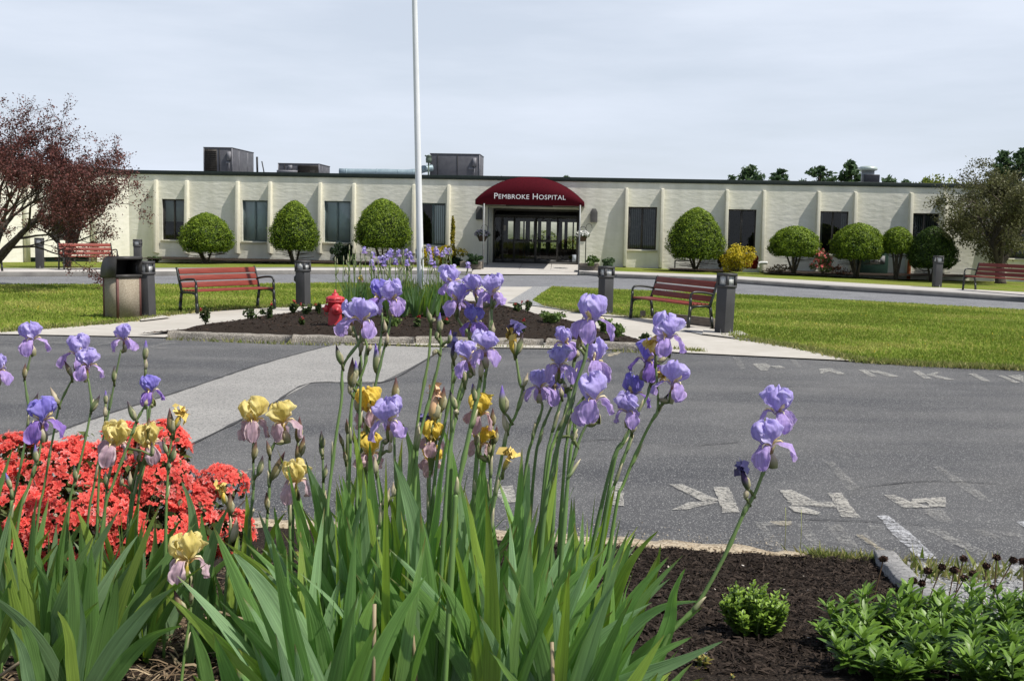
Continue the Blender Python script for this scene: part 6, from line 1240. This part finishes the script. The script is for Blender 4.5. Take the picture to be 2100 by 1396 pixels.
# ================================================================== REAR IRIS CLUMP
GR='rear irises around the flagpole'
random.seed(9)
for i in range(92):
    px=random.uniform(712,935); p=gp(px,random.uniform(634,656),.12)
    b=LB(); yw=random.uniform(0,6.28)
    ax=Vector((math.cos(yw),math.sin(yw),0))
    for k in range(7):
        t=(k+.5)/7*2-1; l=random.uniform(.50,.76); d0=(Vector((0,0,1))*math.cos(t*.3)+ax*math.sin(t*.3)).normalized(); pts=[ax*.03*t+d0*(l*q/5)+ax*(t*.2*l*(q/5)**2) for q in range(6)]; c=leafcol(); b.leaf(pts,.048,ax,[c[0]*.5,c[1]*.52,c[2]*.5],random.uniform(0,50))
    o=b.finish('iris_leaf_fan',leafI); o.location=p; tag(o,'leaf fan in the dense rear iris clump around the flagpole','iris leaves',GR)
def small_iris(px,py,kind,label,pb=None,d=None):
    base=gp(pb or px+random.gauss(0,3),random.uniform(640,652),.12); d=(base-CAMP).dot(_F); top=at(px,py,d)-base; top.y*=.3; b=MB(); mid=top*.5+Vector((random.gauss(0,.02),0,0)); g=(.20,.30,.10)
    b.tube(catmull([(0,0,0),tuple(mid),tuple(top)],4),[.007]*9,5,c=g); L_=top.length; fs=.8
    for k in range(random.randint(1,3)):
        f=random.uniform(.7,.93); s=random.choice((-1,1)); q=top*f; b.tube([q,q+Vector((s*.02,0,.04)),q+Vector((s*.03,0,.09)),q+Vector((s*.03,0,.12))],[.005,.012,.010,.001],6,c=(.36,.38,.22))
    if kind:
        pal=PUR if kind=='p' else YE2
        n=20; P=rng.normal(0,1,(n,3)); P/=np.linalg.norm(P,axis=1)[:,None]; up=P*np.array([.036,.036,.042])+np.array(top)+np.array([0,0,.035]); cards(up,.045,P,.5,mixcol(pal['st'][0],pal['st'][1],n),1.1,b)
        th=np.linspace(0,2*np.pi,14); Q=np.stack([.055*np.cos(th),.055*np.sin(th),-.035+0*th],1); cards(Q*.75+np.array(top),.045,np.stack([np.cos(th),np.sin(th),.2+0*th],1),.3,mixcol(pal['fa'][0],pal['fa'][1],14),1.2,b)
    else: b.tube([top,top+Vector((0,0,.03)),top+Vector((0,0,.08)),top+Vector((0,0,.12))],[.006,.013,.010,.001],6,c=(.40,.40,.26))
    o=b.build('iris_stalk',mat('small_iris',(.9,.9,.9),(1,1,1),rough=.6,attr=True,trans=.25)); o.location=base; tag(o,label,'iris',GR)
fl=[(749,515),(765.5,524),(763,540),(766,549),(780,534),(788,541),(794,528),(800,523),(803,518),(819,521),(835,519),(841,524),(836,540),(845,532),(864,534),(880,510),(882,522),(895,515),(897,519),(884,537),(892,544),(908,522),(915,516),(923,517),(785,533),(812,538)]
for i,(x,y) in enumerate(fl):
    side='left of the flagpole' if x<858 else 'right of the flagpole, before the yellow shrub'
    small_iris(x,y,'p','small distant purple iris '+side+', '+ORD[sum(1 for q in fl if (q[0]<858)==(x<858) and q[0]<x)]+' from the left')
small_iris(960,545,'p','solitary distant purple iris leaning out right of the rear clump',pb=938)
small_iris(741,573,'g','solitary distant yellow iris at the left of the rear clump')
for i in range(34):
    x=random.uniform(684,925); y=random.uniform(512,560) if x>712 else random.uniform(536,545); small_iris(x,y,None,'thin budded iris stalk without open flower in the rear clump')
# ================================================================== AZALEA
def azalea():
    c=at(235,1060,3.95); base=Vector((c.x-.05,c.y,bedh(c.x,c.y))); e=empty('red_azalea',base,0,'wide azalea bush covered in coral-red blossoms at the left','azalea'); random.seed(3)
    lobes=[(-60,1010,4.1,130,100),(30,985,4.0,110,95),(110,1005,3.95,100,95),(190,985,4.05,95,100),(270,960,4.1,90,95),(330,935,4.05,60,75),(325,1005,3.9,80,90),(395,1075,3.9,65,80),(60,1075,3.85,120,90),(180,1085,3.8,120,90),(300,1100,3.8,110,80),(455,995,4.0,52,42),(480,1100,3.95,42,60),(-120,1080,4.0,120,120),(440,1085,4.0,60,55),(5,1100,3.75,80,70)]
    P=[];Nn=[];cent=[]
    for (x,y,d,rx,ry) in lobes: q=at(x,y,d)-base; s=d/FPX; cent.append((q,rx*s,ry*s)) 
    fb=MB(); lb=MB(); tot=sum(a*b for _,a,b in cent)
    FV=[];FC=[]
    def blossom(p,nr,sc):
        nr=nr.normalized(); a=nr.orthogonal().normalized(); a.rotate(Matrix.Rotation(random.uniform(0,6.28),3,nr)); b_=nr.cross(a); k=random.uniform(.80,1.15)*(.95+.14*math.sin(p.x*14)*math.sin(p.z*17+p.y*9)); c1=[.80*k,.05*k,.045*k]; c2=([min(1,.97*k),.20*k,.155*k] if random.random()<.85 else [.95,.40,.36])
        for i in range(5):
            th=2*math.pi*i/5; u=a*math.cos(th)+b_*math.sin(th); w=nr.cross(u); L_=sc*random.uniform(.85,1.1)
            q0=p-nr*sc*.25; q1=p+u*L_*.55+w*L_*.34+nr*L_*.12; q2=p+u*L_*1.0+w*L_*.12+nr*L_*random.uniform(-.1,.25); q3=p+u*L_*1.0-w*L_*.12+nr*L_*random.uniform(-.1,.25); q4=p+u*L_*.55-w*L_*.34+nr*L_*.12; qm=p+u*L_*.6-nr*L_*.03
            n0=len(FV); FV.extend([q0,q1,q2,q3,q4,qm]); FC.extend([c1,c2,c2,c2,c2,c1]); FF.extend([(n0,n0+1,n0+5),(n0+1,n0+2,n0+5),(n0+2,n0+3,n0+5),(n0+3,n0+4,n0+5),(n0+4,n0,n0+5)])
        for i in range(2): 
            n0=len(FV); u=(nr+a*random.gauss(0,.4)+b_*random.gauss(0,.4)).normalized(); s0=a*.0012; FV.extend([p-s0,p+s0,p+u*sc*1.0]); FC.extend([(.9,.35,.3)]*3); FF.append((n0,n0+1,n0+2))
    FF=[]
    for q,rx,rz_ in cent:
        n=int(7600*(rx*rz_)/tot)
        for i in range(n):
            d=Vector((random.gauss(0,1),random.gauss(0,1)-.25,random.gauss(0,1)+.25)).normalized()
            p=q+Vector((d.x*rx,d.y*rx*.9,d.z*rz_))*random.uniform(.9,1.06)
            if any(((p-c_).x/a)**2+((p-c_).y/a)**2+((p-c_).z/b_)**2<.72 for c_,a,b_ in cent): continue
            if math.sin(p.x*17+1+2*math.sin(p.z*9))*math.sin(p.z*21+p.y*11+p.x*5)<-.52: continue
            if p.z<.36 and random.random()<(.36-p.z)*2.6: continue
            blossom(p,d+Vector((0,-.15,.25)),random.uniform(.012,.024))
    fb.add([tuple(v) for v in FV],np.array(FF),np.array(FC)); fb.build('blossoms',mat('azalea_petal',(.9,.9,.9),(1.05,1.05,1.05),scale=60,rough=.55,trans=.35,attr=True,spec=.2),e)
    L_=[];ND=[]
    for q,rx,rz_ in cent:
        for i in range(int(5000*(rx*rz_)/tot)):
            d=Vector((random.gauss(0,1),random.gauss(0,1),random.gauss(0,1))).normalized(); L_.append(q+Vector((d.x*rx,d.y*rx,d.z*rz_))*random.uniform(.55,1.0)); ND.append(d)
    L_=np.array([tuple(v) for v in L_]); k=L_[:,2]>.04; L_=L_[k]; ND=np.array([tuple(v) for v in ND])[k]; cards(L_,rng.uniform(.012,.026,len(L_)),ND,.8,mixcol((.022,.04,.012),(.11,.15,.035),len(L_)),2.0).build('leaves',leafm,e)
    s=MB()
    for q,rx,rz_ in cent:
        for i in range(9): t=q+Vector((random.gauss(0,rx*.5),random.gauss(0,rx*.5),random.gauss(0,rz_*.4))); r0=Vector((q.x*.35+random.gauss(0,.05),random.gauss(0,.06),-.03)); s.tube([r0,r0.lerp(t,.5)+Vector((random.gauss(0,.03),0,.03)),t],[.009,.006,.002],5)
    s.build('branches',barkm,e)
azalea()
# ================================================================== SMALL BED PLANTS
def leafy(nm,base,h,w,n,cols,label,lw=.02,ll=.05,cat='plant',group=None,shoots=14,heads=0,wh=5):
    e=empty(nm,base,0,label,cat,group); lb=MB(); sb=MB(); LV=[];LF=[];LC=[]
    for s in range(shoots):
        th=random.uniform(0,6.28); r=math.sqrt(random.random())*w*.5; hh=h*random.uniform(.62,1.12)*(1-.30*(r/(w*.5))**2); a=Vector((r*.45*math.cos(th),r*.45*math.sin(th),-.01)); t=Vector((r*math.cos(th),r*math.sin(th),hh)); m_=a.lerp(t,.5)+Vector((0,0,-.0)); P=catmull([a,m_,t],4); sb.tube(P,[.003]*len(P),5,c=(.10,.16,.05))
        for k in range(n):
            f=1-.62*(k/n)**1.1; q=P[min(len(P)-1,int(f*(len(P)-1)))]; ph=k*2.4+random.gauss(0,.3); el=.25+.75*(1-k/n)+random.gauss(0,.15); d=Vector((math.cos(ph)*math.cos(el),math.sin(ph)*math.cos(el),math.sin(el))); L_=ll*random.uniform(.7,1.15)*(.65+.5*min(1,k/n*2)); sd_=d.cross(Vector((0,0,1))).normalized(); nr=sd_.cross(d); W_=lw*L_/ll; c=lerp3(cols[0],cols[1],min(1,random.random()*.7+.5*(1-k/n))); n0=len(LV); st=[(0,.12),(.25,.75),(.45,.9),(.62,1.0),(.70,.78),(.84,.62),(1,.0)]
            for (u,wv_) in st:
                cpt=q+d*L_*u+nr*(-.18*L_*u*u); LV.extend([cpt+sd_*W_*.5*wv_+nr*W_*.10*wv_,cpt,cpt-sd_*W_*.5*wv_+nr*W_*.10*wv_]); LC.extend([c,[x*.82 for x in c],c])
            for i in range(len(st)-1): o_=n0+3*i; LF.extend([(o_,o_+1,o_+4,o_+3),(o_+1,o_+2,o_+5,o_+4)])
    lb.add([tuple(v) for v in LV],np.array(LF),np.array(LC)); lb.build('leaves',mat('perennial_leaf',(.85,.85,.85),(1.05,1.05,1.05),scale=40,rough=.42,trans=.28,attr=True,spec=.4),e); sb.build('stems',stemM,e); return e
random.seed(14)
gl_=((.055,.125,.016),(.20,.35,.045))
pl=[(1760,1400,3.5,.17,.34,'serrated green perennial at the left front of the corner patch, one dead head on it'),(1880,1370,3.5,.19,.40,'serrated green perennial in the middle of the corner patch below the dead flower heads'),(2010,1375,3.45,.21,.42,'serrated green perennial at the right of the corner patch'),(2110,1390,3.3,.22,.40,'serrated green perennial cut by the right picture edge'),(1960,1440,3.1,.17,.42,'low perennial at the bottom right, nearest the camera'),(1800,1460,3.15,.12,.36,'low perennial sprouting along the bottom edge left of the corner patch'),(2080,1460,3.0,.17,.40,'low perennial in the bottom right corner')]
for (x,y,d,h,w,lb) in pl:
    p=at(x,y,d); p.z=bedh(p.x,p.y); p=Vector((p.x,p.y,p.z)); leafy('leafy_perennial',p,h,w,22,gl_,lb,lw=.021,ll=.062,group='serrated perennials in the lower right corner',shoots=19)
# dried flower heads
hm=mat('dead_head',(.035,.018,.012),(.10,.055,.04),scale=120,rough=.95,bump=.003,bscale=200)
hd=[(1812,1145,1790,1235,'d'),(1932,1162,1905,1230,'e'),(1996,1176,1985,1240,'e'),(2023,1160,2016,1225,'e'),(2078,1148,2030,1235,''),(2100,1150,2098,1250,''),(1976,1145,1960,1215,''),(1903,1170,1890,1220,''),(1957,1168,1945,1230,''),(1873,1190,1868,1225,''),(1890,1195,1885,1235,''),(2038,1205,2030,1260,''),(1738,1232,1718,1300,''),(2044,1142,2040,1200,''),(1978,1185,1950,1240,''),(2058,1270,2054,1300,'')]
for i,(x,y,x1,y1,_) in enumerate(hd):
    d=3.7 if i not in(12,) else 3.6; t=at(x,y,d); a=at(x1,y1,d); q=a+(a-t); z=bedh(q.x,q.y); q.z=min(a.z-.05,max(z,a.z-.4)); q=Vector((a.x+(a.x-t.x)*.5,a.y,z)); e=empty('dried_flower',q,0,'dead brown flower head, '+['tallest one at the left before the granite kerb','upright left of the group\'s middle','small one near the middle, half hidden','thin one right of the middle','dark bent one second from the right','rightmost at the picture edge','high one above the middle','low left one','nodding one near the middle','small lowest left one','second small lowest left one','low one against the gravel on the right','alone at the left over the mulch','highest small one toward the right','slanting one in the middle','stub with a pale cut stalk'][i],'dead flower','dead flower heads over the corner patch')
    b=MB(); tt=t-q; b.tube(catmull([(0,0,0),tuple(a-q),tuple(tt)],4),.0022,5,c=(.12,.07,.04)); b.build('stalk',stemM,e)
    b=MB(); n=60; P=rng.normal(0,1,(n,3)); P/=np.linalg.norm(P,axis=1)[:,None]; r=random.uniform(.009,.013); b.lathe([(0,-r*.5),(r*.8,-r*.4),(r,0),(r*.8,r*.5),(0,r*.7)],10,tuple(tt)); cards(P*np.array([r,r,r*.7])+np.array(tt),.010,P,.7,None,2,b); b.build('seed_head',hm,e)
# little chrysanthemum mound, seedlings and weeds
p=gh(1545,1302); leafy('chrysanthemum',p,.165,.25,17,((.09,.18,.02),(.33,.50,.07)),'small round bright green bush alone on the dark mulch',lw=.017,ll=.028,shoots=95)
p=gh(1440,1372); leafy('seedling',p,.04,.045,8,((.14,.13,.03),(.38,.33,.07)),'tiny yellowish seedling on the mulch near the bottom',lw=.010,ll=.022,shoots=5)
p=gh(1500,1392); leafy('seedling',p,.015,.02,5,((.25,.2,.04),(.4,.3,.07)),'pinhead seedling at the bottom edge of the mulch',lw=.008,ll=.012,shoots=2)
p=at(625,1075,5.2); p.z=bedh(p.x,p.y); leafy('seedling',p,.09,.10,8,((.10,.16,.02),(.30,.30,.05)),'small yellow-green weed at the kerb left of the big iris clump',lw=.02,ll=.05,shoots=6)
for (x,y0,y1,lb) in ((1609,1128,1040,'left of two thin grass stems at the kerb'),(1641,1130,1045,'right of two thin grass stems at the kerb')):
    a=gp(x,y0,.05); dd=(a-CAMP).dot(_F); t=at(x+2,y1,dd)-a; b=MB(); b.tube([(0,0,0),tuple(t*.5+Vector((.004,0,0))),tuple(t)],.0018,5,c=(.30,.32,.12)); o=b.build('grass_stem',stemM); o.location=a; tag(o,lb,'grass stem')
# island bed roses and mounds
def rose(px,py,h,w,label,flowers=1,kind='rose'):
    p=gp(px,py,.12); e=empty('rose_bush' if kind=='rose' else 'green_mound',p,0,label,'rose' if kind=='rose' else 'plant','small roses and mounds in the hydrant bed'); s=MB(); P=[]; ff=[]
    for i in range(6 if kind=='rose' else 14):
        th=random.uniform(0,6.28); t=Vector((w*.5*math.cos(th)*random.random(),w*.5*math.sin(th)*random.random(),h*random.uniform(.6,1))); s.tube([(0,0,0),tuple(t)],.006,4,c=(.08,.08,.03))
        for k in range(22 if kind=='rose' else 45): f=random.uniform(.25,1); P.append((t.x*f+random.gauss(0,w*.10),t.y*f+random.gauss(0,w*.10),t.z*f+random.gauss(0,h*.05)))
        if i<flowers: ff.append(t)
    s.build('stems',stemM,e); P=np.array(P); P[:,2]=np.clip(P[:,2],.01,None); n=len(P); c=((.025,.05,.015),(.10,.15,.04)) if kind=='rose' else ((.05,.10,.02),(.22,.32,.08)); cards(P,rng.uniform(.03,.055,n),None,1,mixcol(c[0],c[1],n)).build('leaves',leafm,e)
    if ff:
        b=MB()
        for t in ff: Q=rng.normal(0,.013,(12,3))+np.array(t)+np.array([0,0,.03]); cards(Q,.034,None,1,mixcol((.36,.03,.03),(.60,.10,.10),12),1.1,b)
        b.build('blooms',petalm,e)
for a in ((422,667,.32,.24,'leftmost little rose bush, one red bloom, against the pale path',1),(515,656,.20,.34,'low green rose without bloom before the left bench',0),(551,657,.26,.20,'little rose with a faded red top under the left bench seat',1),(601,646,.24,.20,'little rose with pinkish top by the bollard foot',1),(628,648,.22,.22,'sprawling little rose left of the hydrant',1),(654,645,.24,.18,'dark little rose touching the hydrant on its left',1),(619,668,.12,.10,'tiny rose sprig with one red bloom in the mulch left of the hydrant',1),(854,672,.16,.14,'tiny rose sprig with a red bloom below the rear irises',1),(915,668,.12,.14,'tiny red rose sprig right of the rear irises',1),(1082,640,.24,.20,'upright rose with a red bloom by the right path',1),(1060,640,.18,.30,'pinkish sparse rose at the rear right of the bed',2),(1070,682,.18,.12,'tiny red-topped rose sprig on the right side mulch',1),(1320,702,.14,.20,'small bronze rose at the right tip of the bed',0)): rose(*a)
rose(1131,666,.24,.44,'broad light green mound in the right part of the hydrant bed',0,'m'); rose(1266,692,.22,.28,'round light green mound near the right tip of the hydrant bed',0,'m'); rose(1240,682,.22,.18,'small green mound half hidden behind the largest iris',0,'m'); rose(800,672,.20,.34,'dark green mound before the rear iris clump',0,'m')
